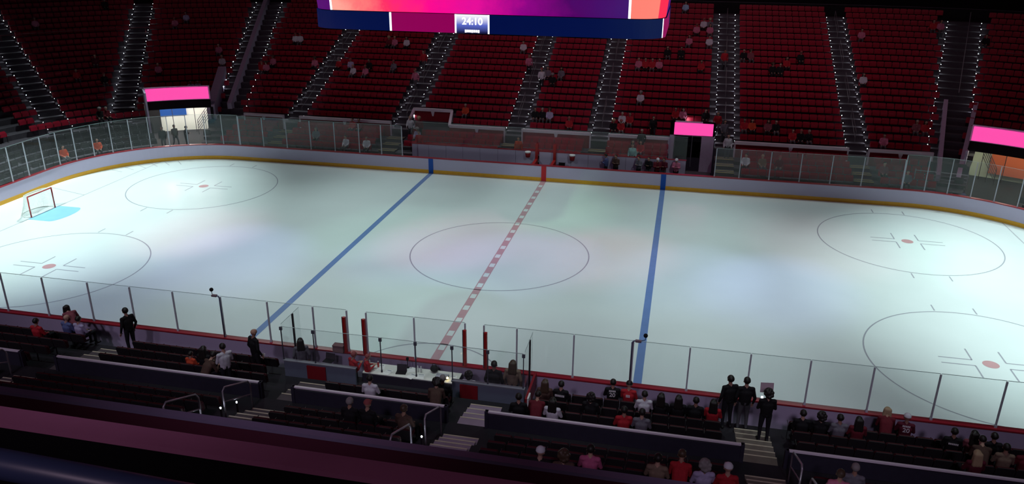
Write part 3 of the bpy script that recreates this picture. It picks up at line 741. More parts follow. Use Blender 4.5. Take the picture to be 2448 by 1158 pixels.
guard('white-topped red guard wall touching the small tunnel', 3.75, 7.85, 1, brackets=0)
guard('long white-topped red guard wall past the small tunnel', 12.25, 19.45, 1)
guard('white-topped red guard wall before the wide dark stairs', 20.75, 24.6, 1)
t = guard('stepped-back white-topped rail around the small viewing pit', -11.0, -8.05, 1, z1=3.05, y=19.23, z0=1.77)
k = MB(); 
for p, q in (((1.47, 0, 1.22), (1.75, -1.68, .56)), ((-1.47, 0, 1.22), (-1.52, -1.3, .45))):
    p, q = Vector(p), Vector(q); s_ = Vector((.1, 0, 0)); dz = Vector((0, 0, .14)); k.hexa([p-s_-dz, p+s_-dz, q+s_-dz, q-s_-dz, p-s_, p+s_, q+s_, q-s_])
k.build('side_rail', RAILW, t)
NR = (('navy guard wall with white rail beside the goal-end stairs', -19.5, -12.3), ('navy guard wall with white rail beside the two lit stair rails', -10.95, -3.6), ('navy guard wall with white rail behind the timekeeper table', -2.5, 2.42),
      ('navy guard wall with white rail beside the lavender stairs', 3.66, 10.95), ('navy guard wall with white rail past the busy stairs', 12.12, 19.5))
for lb, x0, x1 in NR:
    t = guard(lb, x0, x1, -1, face=WALLN, brackets=0, z1=RAIL_Z)
# near stairs
def near_stairs(x, lb, m_step, w=1.06):
    t = tag(empty('aisle_stairs', (x, 0, 0)), lb, 'stairs')
    me = None
    def stp(y, z, h, dp):
        k = MB(); k.box((-w/2, -dp, 0), (w/2, 0, h), 0); k.box((-w/2, -.045, h+.001), (w/2, .004, h+.008), 1); return k.build('step', [m_step, NOSE], t, loc=(0, y, z))
    for j in range(2 if abs(x) < 4 else 1, 4): 
        for hh in (0, 1): stp(-HY-(FR0+FRD*j-.42+.0)+(-.42 if hh else 0)+.0, row_floor('F', j-1)+.0, .11 if not hh else .225, .42)
    for i in range(4): stp(-HY-(d_end+.02+i*.30), row_floor('F', 3), .14*(i+1), .31)
    for j in range(1, 9): stp(-HY-(UP0+UPD*j-.42), row_floor('U', j-1), .18, .42); stp(-HY-(UP0+UPD*j), row_floor('U', j-1), UPR+.004, UPD)
    return t
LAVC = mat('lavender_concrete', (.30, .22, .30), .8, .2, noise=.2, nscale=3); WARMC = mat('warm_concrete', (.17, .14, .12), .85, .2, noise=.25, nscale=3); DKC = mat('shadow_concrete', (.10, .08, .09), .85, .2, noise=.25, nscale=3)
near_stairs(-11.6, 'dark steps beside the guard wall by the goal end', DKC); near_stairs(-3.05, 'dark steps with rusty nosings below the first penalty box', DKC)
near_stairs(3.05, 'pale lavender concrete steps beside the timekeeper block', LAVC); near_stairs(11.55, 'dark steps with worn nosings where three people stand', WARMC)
# tubular stair rails of the near stand (traced from the photograph onto their aisle plane)
def near_hoop(x, y0, y1, lb, mid=True, lamps=()):
    zf = lambda y: UPZ+UPR*((-y-HY-UP0)/UPD)
    t = tag(empty('stair_rail', (x, y0, 0)), lb, 'handrail')
    k = MB(); a_, b_ = Vector((0, 0, zf(y0))), Vector((0, y1-y0, zf(y1))); up = Vector((0, 0, .95)); e = (b_-a_).normalized()*.12
    k.tube([a_-up*.3, a_+up*.88, a_+up+e, b_+up-e, b_+up*.88, b_-up*.3], .027, 8); k.build('hoop', RAILM, t, smooth=True)
    if mid: k = MB(); k.tube([a_+up*.5, b_+up*.5], .02, 6); k.build('mid_rail', RAILM, t)
    for (yy, zz) in lamps:
        k = MB(); k.ball((.0, yy-y0, zf(yy)+zz), .024, 8, 5); k.box((-.02, yy-y0-.02, zf(yy)-.02), (.02, yy-y0+.02, zf(yy)+zz-.03), 1); k.build('step_lamp', [NLAMP, DARKP], t)
NLAMP = mat('near_step_lamp', (1, 1, 1), .5, .3, emit=(.75, .9, 1.0), estr=60)
near_hoop(-3.62, -18.1, -19.5, 'tubular steel stair rail joined to the white rail above lamps', lamps=((-18.9, .35), (-19.7, .32)))
near_hoop(-3.62, -20.6, -22.0, 'tubular steel stair rail by the last rows beside two lamps', lamps=((-20.8, .32), (-21.7, .3)))
near_hoop(2.45, -18.2, -19.6, 'tubular steel stair rail at the top of the lavender steps', mid=False, lamps=((-19.9, .35),))
near_hoop(2.45, -20.7, -22.1, 'tubular steel stair rail beside the lower lavender landing', mid=False, lamps=((-20.9, .3), (-21.6, .28)))
near_hoop(12.15, -18.2, -19.6, 'slanted steel stair rail below the three standing people', lamps=((-20.1, .3),))
near_hoop(12.15, -20.7, -22.1, 'steel stair rail at the lower edge by two bright lamps', lamps=((-20.8, .35), (-21.2, .3)))
near_hoop(-12.3, -18.1, -19.5, 'tubular steel stair rail at the goal-end stairs', lamps=((-18.9, .35), (-19.6, .3)))

# ------------------------------------------------------------------ club level ledges in front of the camera
def ledge(name, lb, y, z, wd_, m, drop, mface):
    P = []; k = MB(); k.box((-26, y-wd_, z-.05), (26, y, z), 0); k.box((-26, y-wd_+.01, z-drop), (26, y-.02, z-.05), 1)
    return tag(k.build(name, [m, mface]), lb, kind='structure')
LEDA = mat('ledge_lavender', (.24, .19, .31), .45, .4, noise=.15, nscale=1.2); LEDC = mat('ledge_pink_glow', (.66, .24, .42), .24, .5, noise=.18, nscale=1.0)  # LEDC: pink glow on the parapet is put into its base colour
ledge('wall_suite_ledge', 'lavender topped ledge behind the last visible seats', -28.9, 9.42, .12, LEDA, 1.2, mat('maroon_fascia', (.10, .02, .04), .7))
ledge('wall_club_parapet', 'purple lit parapet ledge of the club level', -31.95, 11.52, .22, LEDC, 2.2, BLACK)
k = MB(); k.box((-26, -32.0, 8.0), (26, -29.1, 8.2)); tag(k.build('floor_suite', BLACK), kind='structure')
k = MB(); k.box((-26, -40, 9.4), (26, -32.3, 9.5)); tag(k.build('floor_club', BLACK), kind='structure')
k = MB(); P0, P1 = on_y(-60, 1098, -35.0), on_y(330, 1172, -35.0); dv = (P1-P0); k.tube([P0-dv*3, P1+dv*4], .055, 12)
for q in (-1.5, 0, 1.5): 
    p = P0+dv*q*2; k.tube([p, (p.x, p.y, 9.5)], .03, 8)
tag(k.build('seat_row_rail', mat('rail_blue_grey', (.07, .10, .23), .4, .5), smooth=True), 'blue-grey padded rail close by in the dark foreground', 'handrail')

l = bpy.data.lights.new('ledge_fill_light', 'POINT'); l.energy = 170; l.color = (1, .70, .92); l.shadow_soft_size = .15; lo = bpy.data.objects.new('ledge_fill_light', l); COL.objects.link(lo); lo.location = (2.5, -38.5, 17.0)  # added unseen light that brightens the ledges and the near rail
# ------------------------------------------------------------------ scoreboard
def emis(name, col, s):
    return mat(name, (0.01, .01, .012), .4, .3, emit=col, estr=s)
sb = tag(empty('scoreboard', (0, 0, 12.0)), 'huge hanging video scoreboard with magenta screens and dark blue lower ring', 'scoreboard')
SBX, SBY, SBR = 7.62, 4.0, 1.25
def rrect(hx, hy, r_, n=8):
    pts = []
    for sx, sy, a0 in ((1, -1, 270), (1, 1, 0), (-1, 1, 90), (-1, -1, 180)):
        for i in range(n+1): a = R(a0+90*i/n); pts.append((sx*(hx-r_)+r_*math.cos(a), sy*(hy-r_)+r_*math.sin(a)))
    return pts
def rr_len(pts):
    s_ = [0.0]
    for a_, b_ in zip(pts, pts[1:]+pts[:1]): s_.append(s_[-1]+math.hypot(b_[0]-a_[0], b_[1]-a_[1]))
    return s_
def rr_at(pts, cum, q):
    L = cum[-1]; q %= L
    for i in range(len(pts)):
        if cum[i] <= q <= cum[i+1]:
            f_ = (q-cum[i])/max(1e-9, cum[i+1]-cum[i]); a_, b_ = pts[i], pts[(i+1) % len(pts)]; return (a_[0]+(b_[0]-a_[0])*f_, a_[1]+(b_[1]-a_[1])*f_)
RRP = rrect(SBX, SBY, SBR); 
RRP = RRP[-1:] + RRP[:-1]           # start at left end of front edge, run towards +x
CUM = rr_len(RRP); X0 = RRP[0][0]
def sb_band(name, q0, q1, z0, z1, m, parent, tilt=0.0, out=0.0):
    n = max(2, int((q1-q0)/.25)); k = MB()
    qs = sorted(set([q0+(q1-q0)*i/n for i in range(n+1)] + [c for c in CUM if q0 < c < q1])); row = []
    for q in qs:
        x, y = rr_at(RRP, CUM, q); a_ = rr_at(RRP, CUM, q-.02); b_ = rr_at(RRP, CUM, q+.02); t = Vector((b_[0]-a_[0], b_[1]-a_[1], 0)).normalized(); nn = Vector((t.y, -t.x, 0))
        row.append((Vector((x, y, 0))+nn*out, nn))
    for (a_, na), (b_, nb) in zip(row[:-1], row[1:]):
        k.quad(a_+Vector((0, 0, z0)), b_+Vector((0, 0, z0)), b_+nb*tilt+Vector((0, 0, z1)), a_+na*tilt+Vector((0, 0, z1)))
    return k.build(name, m, parent)
SBZ = 12.0; ZB, ZT = 11.46-SBZ, 12.22-SBZ
LT = CUM[-1]
def qx(x): return x-X0              # front edge arclength for a given x
FR_L = -X0*2                         # straight front length
ql, qe = -1.75, FR_L+1.45
k = MB()
for i in range(len(RRP)): pass
k.poly([(x, y, ZB) for x, y in RRP][::-1]); core = k.build('underside', BLACK, sb)
k = MB()
inner = rrect(SBX-.15, SBY-.15, SBR-.1); nI = len(inner)
for i in range(nI): j = (i+1) % nI; k.quad((*inner[i], ZB), (*inner[j], ZB), (*inner[j], 6.2), (*inner[i], 6.2))
k.poly([(x, y, 6.2) for x, y in inner]); k.build('housing', BLACK, sb)
ring_o = empty('ring_display'); ring_o.parent = sb
NAVY, MAG = emis('led_navy', srgb(0, 13, 66), 1.0), emis('led_magenta', srgb(140, 0, 84), 1.0); LW = emis('led_white', (.95, .95, 1), 1.6)
xq = lambda u: qx(on_y(u, 50, -4.0).x)
sb_band('display_segment', ql, xq(931), ZB, ZT, NAVY, ring_o)
sb_band('white_bar', xq(931), xq(936), ZB, ZT, LW, ring_o); sb_band('display_segment', xq(936), xq(1087), ZB, ZT, MAG, ring_o)
sb_band('white_bar', xq(1087), xq(1091), ZB, ZT, LW, ring_o)
# clock panel: white glow fading to dark blue
mclk = bpy.data.materials.new('led_clock'); mclk.use_nodes = True; nt = mclk.node_tree; bb = nt.nodes['Principled BSDF']
tc = nt.nodes.new('ShaderNodeTexCoord'); sp = nt.nodes.new('ShaderNodeSeparateXYZ'); cr = nt.nodes.new('ShaderNodeValToRGB')
nt.links.new(tc.outputs['Generated'], sp.inputs[0]); nt.links.new(sp.outputs[2], cr.inputs[0]); nt.links.new(cr.outputs[0], bb.inputs['Emission Color']); bb.inputs['Emission Strength'].default_value = 1.0; bb.inputs['Base Color'].default_value = (.01, .01, .01, 1)
cr.color_ramp.elements[0].position = .05; cr.color_ramp.elements[0].color = (*srgb(20, 20, 60), 1); cr.color_ramp.elements[1].position = .95; cr.color_ramp.elements[1].color = (*srgb(250, 248, 255), 1)
e_ = cr.color_ramp.elements.new(.45); e_.color = (*srgb(90, 105, 200), 1)
sb_band('clock_panel', xq(1091), xq(1166), ZB, ZT, mclk, ring_o)
sb_band('white_bar', xq(1166), xq(1170), ZB, ZT, LW, ring_o); sb_band('display_segment', xq(1170), qe-.07, ZB, ZT, NAVY, ring_o)
sb_band('white_bar', qe-.07, qe, ZB, ZT, LW, ring_o); sb_band('display_segment', qe, qe+4.5, ZB, ZT, MAG, ring_o); sb_band('display_segment', qe+4.5, LT+ql, ZB, ZT, NAVY, ring_o)
xc = on_y(1129, 50, -4.0).x
for txt, sz, zz in (('24:10', .40, .10),):
    me = text_mesh('clock_digits', txt, sz, emis('led_clock_white', (1, 1, 1), 3.0), .004); o = add('clock_digits', me, ring_o, (xc, -SBY-.012, (ZB+ZT)/2+zz)); o.rotation_euler = (R(90), 0, 0)
k = MB()
for i in range(7): k.box((-.32+i*.092, -.006, -.055 if i % 3 else -.065), (-.32+i*.092+.075, .006, .05))
k.build('status_blocks', LW, ring_o, loc=(xc, -SBY-.012, (ZB+ZT)/2-.28))
# main screen
msc = bpy.data.materials.new('led_screen'); msc.use_nodes = True; nt = msc.node_tree; bb = nt.nodes['Principled BSDF']; bb.inputs['Base Color'].default_value = (.01, .01, .01, 1)
tc = nt.nodes.new('ShaderNodeTexCoord'); sp = nt.nodes.new('ShaderNodeSeparateXYZ'); nz = nt.nodes.new('ShaderNodeTexNoise'); nz.inputs['Scale'].default_value = 1.1; nz.inputs['Detail'].default_value = 9; nz.inputs['Roughness'].default_value = .7
mr = nt.nodes.new('ShaderNodeMapRange'); mr.inputs['To Min'].default_value = -.10; mr.inputs['To Max'].default_value = .10
gx = nt.nodes.new('ShaderNodeMapRange'); gx.inputs['From Min'].default_value = -6.55; gx.inputs['From Max'].default_value = 6.15
ad = nt.nodes.new('ShaderNodeMath'); ad.operation = 'ADD'; cr = nt.nodes.new('ShaderNodeValToRGB')
nt.links.new(tc.outputs['Object'], sp.inputs[0]); nt.links.new(tc.outputs['Object'], nz.inputs['Vector']); nt.links.new(sp.outputs[0], gx.inputs['Value']); nt.links.new(nz.outputs['Fac'], mr.inputs['Value'])
nt.links.new(gx.outputs[0], ad.inputs[0]); nt.links.new(mr.outputs[0], ad.inputs[1]); nt.links.new(ad.outputs[0], cr.inputs[0]); nt.links.new(cr.outputs[0], bb.inputs['Emission Color']); bb.inputs['Emission Strength'].default_value = 1.05
els = [(0, (255, 165, 150)), (.10, (255, 120, 120)), (.2, (255, 45, 100)), (.34, (250, 5, 140)), (.5, (225, 10, 150)), (.66, (140, 0, 130)), (.82, (75, 0, 95)), (1, (60, 10, 105))]
cr.color_ramp.elements[0].color = (*srgb(*els[0][1]), 1); cr.color_ramp.elements[1].position = 1; cr.color_ramp.elements[1].color = (*srgb(*els[-1][1]), 1)
for p, c in els[1:-1]: q = cr.color_ramp.elements.new(p); q.color = (*srgb(*c), 1)
PUR = emis('led_purple', srgb(85, 8, 110), 1.0); PEA = emis('led_peach', srgb(255, 130, 115), 1.0); RDD = emis('led_red', srgb(250, 40, 80), 1.0)
zs0, zs1 = ZT+.02, 5.8
sb_band('screen', ql, xq(790), zs0, zs1, PUR, sb, .5, -.05); sb_band('screen_frame', xq(790), xq(795), zs0, zs1, LW, sb, .5, -.045)
sb_band('screen', xq(795), xq(1501), zs0, zs1, msc, sb, .5, -.05); sb_band('screen_frame', xq(1501), xq(1507), zs0, zs1, LW, sb, .5, -.045)
sb_band('screen', xq(1507), qe-.35, zs0, zs1, PEA, sb, .5, -.05); sb_band('screen', qe-.35, qe+1.2, zs0, zs1, RDD, sb, .5, -.05); sb_band('screen', qe+1.2, LT+ql, zs0, zs1, PUR, sb, .5, -.05)
k = MB()
for x in (-5, 5):
    for y in (-2.5, 2.5): k.tube([(x, y, 6.2), (x, y, 14)], .04, 6)
k.build('hanging_cable', DARKP, sb)

# ------------------------------------------------------------------ goal
g = tag(empty('goal_net', (-27.13, 0, 0)), 'red-framed hockey goal with white net standing on the light blue crease', 'goal')
k = MB()
for s_ in (-1, 1): k.tube([(0, s_*.915, 0), (0, s_*.915, 1.22)], .038, 10)
k.tube([(0, -.915, 1.22), (0, .915, 1.22)], .038, 10); k.build('goal_frame', mat('goal_red', (.45, .03, .03), .4, .5), g, smooth=True)
k = MB(); bkp = [(0, -.915), (-.35, -1.02), (-.75, -.85), (-1.0, -.45), (-1.05, 0), (-1.0, .45), (-.75, .85), (-.35, 1.02), (0, .915)]
tpp = [(0, -.915), (-.25, -.9), (-.42, -.7), (-.5, -.35), (-.52, 0), (-.5, .35), (-.42, .7), (-.25, .9), (0, .915)]
GW = mat('goal_white', (.8, .82, .8), .4, .4); k.tube([(x, y, .03) for x, y in bkp], .03, 8); k.build('base_frame', GW, g, smooth=True); k = MB(); k.tube([(x, y, 1.2) for x, y in tpp], .025, 8); k.build('top_frame', GW, g, smooth=True)
k = MB(); NETM = mat('net_white', (.82, .86, .82), .7, .2)
def samp(pl, f_):
    q = f_*(len(pl)-1); i = min(int(q), len(pl)-2); w = q-i; return Vector((pl[i][0]*(1-w)+pl[i+1][0]*w, pl[i][1]*(1-w)+pl[i+1][1]*w, 0))
NV, NH = 44, 16
for i in range(NV+1):
    f_ = i/NV; a_, b_ = samp(bkp, f_)+Vector((0, 0, .04)), samp(tpp, f_)+Vector((0, 0, 1.2)); k.tube([a_, (a_+b_)/2+Vector((.05, 0, 0)), b_], .006, 4, caps=False)
for j in range(1, NH):
    h = j/NH; pts = []
    for i in range(0, NV+1, 2):
        a_, b_ = samp(bkp, i/NV)+Vector((0, 0, .04)), samp(tpp, i/NV)+Vector((0, 0, 1.2)); pts.append(a_*(1-h)+b_*h+Vector((.1*h*(1-h)*2, 0, 0)))
    k.tube(pts, .006, 4, caps=False)
for i in range(1, 16):
    yy = -.915+1.83*i/16; k.tube([(0, yy, 1.22), (-.5*math.sqrt(max(0, 1-(yy/1.0)**2)), yy, 1.2)], .006, 4, caps=False)
tag(k.build('net', NETM, g), kind='stuff')

# ------------------------------------------------------------------ rinkside camera poles on the near glass
for x, lb, sg in ((-7.64, 'slim pole with small lamp arm and black ball camera at the penalty-side blue line', -1), (7.56, 'slim pole with small lamp arm and black ball camera beside the other blue line', 1)):
    t = tag(empty('camera_pole', (x, -HY-.14, BH)), lb, 'camera'); z = 1.70
    k = MB(); k.tube([(0, 0, 0), (0, 0, z-.06), (sg*.05, 0, z), (sg*.12, .02, z+.01)], .028, 8); k.build('pole', mat('pole_slate', (.12, .12, .2), .4, .5), t, smooth=True)
    k = MB(); k.box((sg*.10 if sg > 0 else -.30, -.04, z-.03), (.30 if sg > 0 else -.10, .06, z+.04)); k.build('lamp_head', mat('lamp_mauve', (.2, .13, .16), .5), t)
    k = MB(); k.ball((sg*.42, .2, z+.14), .075, 12, 8); k.tube([(sg*.42, .2, z+.07), (sg*.42, .2, z-.02), (sg*.28, .05, z-.0)], .012, 6); k.build('ball_camera', BLACK, t, smooth=True)

# ------------------------------------------------------------------ penalty boxes and timekeeper table
YB = -14.55
pbx = tag(empty('penalty_box_glass', (0, YB, 0)), 'clear glass screen with thin posts behind the penalty boxes', 'glass screen')
bxs = [-4.42, -3.22, -.95, .55, 1.62, 2.95, 4.2]
xs_b = [on_y(u, v, YB).x for u, v in ((670, 778), (747, 790), (908, 806), (992, 815), (1080, 826), (1166, 838), (1252, 845))]
for x in xs_b:
    o = post(x, 0, 1.3, 1.32, pbx, .03, mat('post_slate', (.07, .07, .09), .5)); k = MB(); k.box((-.05, -.025, 0), (.05, .025, .12)); k.build('clamp', mat('clamp_grey', (.10, .10, .13), .5), pbx, loc=(x, 0, 2.5))
for a_, b_ in zip(xs_b[:-1], xs_b[1:]): pane((a_+.02, 0), (b_-.02, 0), 1.31, 2.64, pbx)
for sx, x0, x1 in ((-1, -4.43, -4.43), (1, 4.2, 4.2)):
    t = tag(empty('side_glass', (x0, -HY-.2, 0)), 'side glass panel closing the ' + ('first penalty box beside the blue line' if sx < 0 else 'second penalty box beside the red gate'), 'glass panel')
    pane((0, -.02), (0, YB+HY+.2+.03), .95, 2.72, t); post(0, -.52, .4, 2.3, t, .06, DARKP)
def wallbox(nm, lb, x0, x1, y0, y1, z0, z1, m, cat='wall'):
    k = MB(); k.box((0, 0, 0), (x1-x0, y1-y0, z1-z0)); k.box((-.01, -.01, z1-z0), (x1-x0+.01, y1-y0+.01, z1-z0+.03)); return tag(k.build(nm, m, loc=(x0, y0, z0)), lb, cat)
def boxwall(lb, x0, x1, doors, dlab):
    t = tag(empty('box_wall', ((x0+x1)/2, YB, .05)), lb, 'wall'); L = x1-x0
    k = MB(); k.box((-L/2, -.05, 0), (L/2, .05, 1.26)); k.build('wall_panel', GREYW, t)
    k = MB(); k.box((-L/2-.02, -.08, 1.26), (L/2+.02, .08, 1.30)); k.build('sill', mat('sill_grey', (.22, .22, .26), .5), t)
    for d0, d1 in doors:
        k = MB(); k.box((d0-(x0+x1)/2, -.09, .02), (d1-(x0+x1)/2, -.052, 1.2)); dr = k.build('door', REDD, t); k = MB(); k.box((d0-(x0+x1)/2+.06, -.12, .5), (d0-(x0+x1)/2+.16, -.09, .54)); k.build('handle', DARKP, dr)
boxwall('low grey back wall of the first penalty box with red door', -4.42, -1.75, ((-3.55, -2.85),), '')
boxwall('low grey back wall of the second penalty box with red door', 1.72, 4.2, ((2.0, 2.62),), '')
t = tag(empty('timekeeper_table', (0, -13.72, 0)), 'long white timekeeper table with dark front covered in papers', 'table')
k = MB(); k.box((-1.72, -.36, .86), (1.72, .36, .90)); k.build('table_top', TABLE, t)
k = MB(); k.box((-1.72, -.40, .0), (1.72, -.36, .88)); k.build('front_panel', mat('table_front', (.035, .03, .045), .6), t)
for sx in (-1, 1): k = MB(); k.box((sx*1.68-.03, -.36, 0), (sx*1.68+.03, .36, .86)); k.build('leg_panel', WALLN, t)
def laptop(x, y, z, rz, lb, m=BLACK):
    t = tag(empty('laptop', (x, y, z), rz), lb, 'laptop'); k = MB(); k.box((-.18, -.12, 0), (.18, .12, .02)); k.build('keyboard_base', m, t); k = MB(); k.box((-.18, 0, 0), (.18, .012, .23), 0, Matrix.Translation((0, .12, .02)) @ Matrix.Rotation(R(-15), 4, 'X')); k.build('screen', DARKP, t); return t
laptop(-.38, -13.8, .90, .1, 'black laptop on the middle of the white timekeeper table')
laptop(-3.15, -13.75, .98, -.1, 'black laptop on the ledge of the first penalty box')
k = MB(); k.box((-.22, -.14, 0), (.22, .14, .07)); k.box((-.2, -.12, .07), (.2, -.02, .085), 1)
for i in range(8): k.box((-.18+i*.05, .02, .07), (-.155+i*.05, .1, .08), 1)
tag(k.build('control_console', [mat('console_grey', (.30, .32, .34), .5), POSTM], loc=(1.12, -13.78, .90)), 'grey control console with buttons on the white table', 'console')
k = MB(); k.ball((0, 0, .03), .03, 8, 5); k.box((-.03, -.03, 0), (.03, .03, .02)); tag(k.build('desk_light', emis('desk_amber', (1, .75, .3), 8), loc=(1.36, -13.93, .98)), 'tiny glowing amber desk light beside the grey console', 'lamp')
PAP = mat('paper_white', (.85, .85, .82), .7)
for i, (x, y, a_) in enumerate(((-1.2, -13.6, .2), (-.85, -13.88, -.3), (-.12, -13.55, .5), (.38, -13.9, .1), (.05, -13.95, -.4), (1.5, -13.75, .15))):
    k = MB(); k.box((-.13, -.17, 0), (.13, .17, .006)); k.box((-.12, -.15, .006), (.11, .16, .010)); k.box((-.1, .1, .0101), (.08, .13, .0102), 1)
    tag(k.build('paper_stack', [PAP, GREYW], loc=(x, y, .90)), ['loose white papers by the red jackets on the table', 'white papers in front of the black laptop', 'white papers between the two dark heads', 'white papers beside the dark head on the table', 'white papers next to the grey console', 'white sheet at the end of the table by the penalty box'][i], 'paper').rotation_euler = (0, 0, a_)
for i, (x, c) in enumerate(((-1.62, (.8, .8, .78)), (-1.3, (.5, .03, .03)), (.18, (.75, .78, .75)), (.30, (.8, .8, .8)))):
    k = MB(); k.lathe([(.035, 0), (.038, .15), (.02, .19), (.02, .22)], (0, 0, 0), 10); k.lathe([(.022, .22), (.022, .245)], (0, 0, 0), 10, 1)
    tag(k.build('water_bottle', [mat('bottle_%d' % i, c, .3, .5), WHITEP], loc=(x, -13.62, .90), smooth=True), ['white bottle at the red-jacket end of the table', 'red bottle standing on the white table', 'pale bottle in the middle of the white table', 'white bottle beside the pale bottle on the table'][i], 'bottle')
k = MB(); k.box((-.2, -.12, 0), (.2, .12, .26)); k.box((-.21, -.13, .24), (.21, .13, .27), 1); tag(k.build('cardboard_box', [mat('card_pink', (.28, .16, .17), .8), mat('card_edge', (.2, .1, .11), .8)], loc=(-3.0, -13.12, BH)), 'brownish box standing on the red board cap by the penalty box', 'box')
# near red gate at the end of the second penalty box
t = tag(empty('red_gate', (4.32, -14.0, .55)), 'red panel gate with pale edge beside the second penalty box', 'gate')
k = MB(); k.box((-.04, -.9, 0), (.04, .85, .62)); k.build('gate_panel', REDD, t); k = MB(); k.box((.045, -.92, 0), (.10, -.55, .66)); k.build('pale_edge', WHITEP, t)
# bench seats inside the penalty boxes
for x0, x1, lb in ((-4.2, -2.0, 'plain grey bench inside the first penalty box'), (2.0, 4.0, 'plain grey bench inside the second penalty box')):
    t = tag(empty('player_bench', ((x0+x1)/2, -14.2, .02)), lb, 'bench'); L = x1-x0
    k = MB(); k.box((-L/2, -.18, .42), (L/2, .18, .47)); k.build('bench_seat', GREYW, t)
    for sx in (-1, 1): k = MB(); k.box((sx*L*.4-.04, -.15, 0), (sx*L*.4+.04, .15, .42)); k.build('leg', DARKP, t)

# ------------------------------------------------------------------ team benches on the far side
YT = 14.6
tb = tag(empty('bench_back_wall', (0, YT, 0)), 'long white panelled wall behind the team benches', 'wall')
lines = [-9.64, -8.42, -7.18, -5.96, -4.74, -3.5, -2.25, -.82]
def panel(x0, x1, m=BOARD, z0=.05, z1=1.55):
    k = MB(); k.box((x0+.008, -.04, z0), (x1-.008, .04, z1)); k.box((x0, .0, z0), (x1, .05, z1), 1); return k.build('wall_panel', [m, DARKP], tb)
for a_, b_ in zip(lines[:-1], lines[1:]): panel(a_, b_)
for a_, b_ in zip([-.62, .21, .55, 1.55, 2.7, 3.95, 5.2, 6.5, 7.8], [.21, .55, 1.55, 2.7, 3.95, 5.2, 6.5, 7.8, 9.1]): panel(a_, b_)
k = MB(); k.box((-9.66, -.06, 1.55), (9.12, .07, 1.60)); k.build('cap_rail', CAPRED, tb)
gx_ = [-9.64+i*1.875 for i in range(11)]
for a_, b_ in zip(gx_[:-1], gx_[1:]): pane((a_+.01, .02), (b_-.01, .02), 1.6, 3.1, tb)
for x in (-.78, .45):
    k = MB(); k.box((-.09, -.06, 0), (.09, .06, 2.1)); k.box((-.09, -1.3, 1.0), (.09, -.06, 1.07)); tag(k.build('bench_divider', REDP, loc=(x, YT-.13, 0)), 'tall dark red divider post between the team benches, ' + ('beside the empty bench' if x < 0 else 'beside the black folding chair'), 'post')
for x0, x1, lb in ((-9.3, -1.2, 'long empty team bench in front of the white panels'), (1.6, 8.9, 'team bench where coaches in suits stand')):
    t = tag(empty('team_bench', ((x0+x1)/2, 14.0, .02)), lb, 'bench'); L = x1-x0
    k = MB(); k.box((-L/2, -.16, .45), (L/2, .16, .52)); k.build('bench_seat', mat('bench_red', (.25, .02, .03), .6), t)
    for i in range(6): k = MB(); k.box((-L/2+L*(i+.5)/6-.03, -.14, 0), (-L/2+L*(i+.5)/6+.03, .14, .45)); k.build('leg', DARKP, t)
def bucket(u, v, lb):
    P = on_y(u, v, YT-.27); k = MB(); k.lathe([(.15, -.28), (.19, .0), (.195, .02)], (0, 0, 0), 14); k.lathe([(.20, .02), (.205, .10), (.17, .12)], (0, 0, 0), 14, 1)
    t = tag(k.build('towel_bucket', [mat('bucket_red', (.42, .03, .04), .5), WHITEP], loc=P, smooth=True), lb, 'bucket')
    k = MB(); k.box((-.04, .0, -.1), (.04, .22, .06)); k.build('hook', DARKP, t)
bucket(1262, 366, 'red bucket with white rim hung on the white bench wall by the divider'); bucket(1368, 374, 'red bucket with white rim hung beside the black folding chair')
P = on_y(1343, 385, 14.15)
t = tag(empty('folding_chair', (P.x, 14.1, .02)), 'black folding chair standing between the bench divider posts', 'chair')
k = MB(); k.box((-.22, -.2, .46), (.22, .2, .49)); k.build('seat', BLACK, t); k = MB(); k.box((-.2, .17, .72), (.2, .2, .95)); k.build('backrest', BLACK, t)
for sx in (-1, 1):
    k = MB(); k.tube([(sx*.21, -.24, 0), (sx*.21, .19, .98)], .014, 6); k.build('leg', DARKP, t); k = MB(); k.tube([(sx*.21, .24, 0), (sx*.21, -.12, .47)], .014, 6); k.build('leg', DARKP, t)
# strips of dark floor behind the far boards
# ------------------------------------------------------------------ tunnels
PINK = emis('sign_pink', srgb(255, 76, 172), 1.0)
# small tunnel on the far side
t = tag(empty('tunnel_portal', (9.4, HY+WALL_D, 0)), 'small tunnel doorway framed in lavender under a bright pink sign', 'tunnel')
k = MB()
for x0, x1 in ((-1.5, -1.2), (.62, 1.45)): k.box((x0, -.1, .02), (x1, .1, 3.5))
k.box((-1.5, -.1, 2.55), (1.45, .1, 3.5)); k.build('portal_frame', PURP, t)
k = MB(); k.box((-1.24, -.16, 2.6), (1.33, -.102, 3.42)); k.build('pink_sign', PINK, t)
k = MB(); k.box((-1.5, .1, .0), (-1.42, 3.9, 2.0)); k.box((1.37, .1, 0), (1.45, 3.9, 2.0)); k.box((-1.5, 3.8, 0), (1.45, 3.9, 2.3)); k.box((-1.5, .1, 2.5), (1.45, 1.3, 2.55)); k.box((-1.5, 1.3, 2.0), (1.45, 3.9, 2.05)); k.build('passage', BLACK, t)
k = MB(); k.box((.0, 1.2, 0), (.06, 1.26, 2.3)); k.box((-1.2, 1.2, 2.25), (1.2, 1.26, 2.31)); k.box((-1.2, 1.2, 0), (-1.14, 1.26, 2.3)); k.build('door_frame', RAILM, t)
k = MB(); k.box((-1.14, 1.22, .05), (0, 1.24, 2.25)); k.build('door_glass', GLASS, t)
k = MB(); k.box((-1.42, -.9, .02), (1.4, 0, .06)); k.build('threshold', CONC, t)
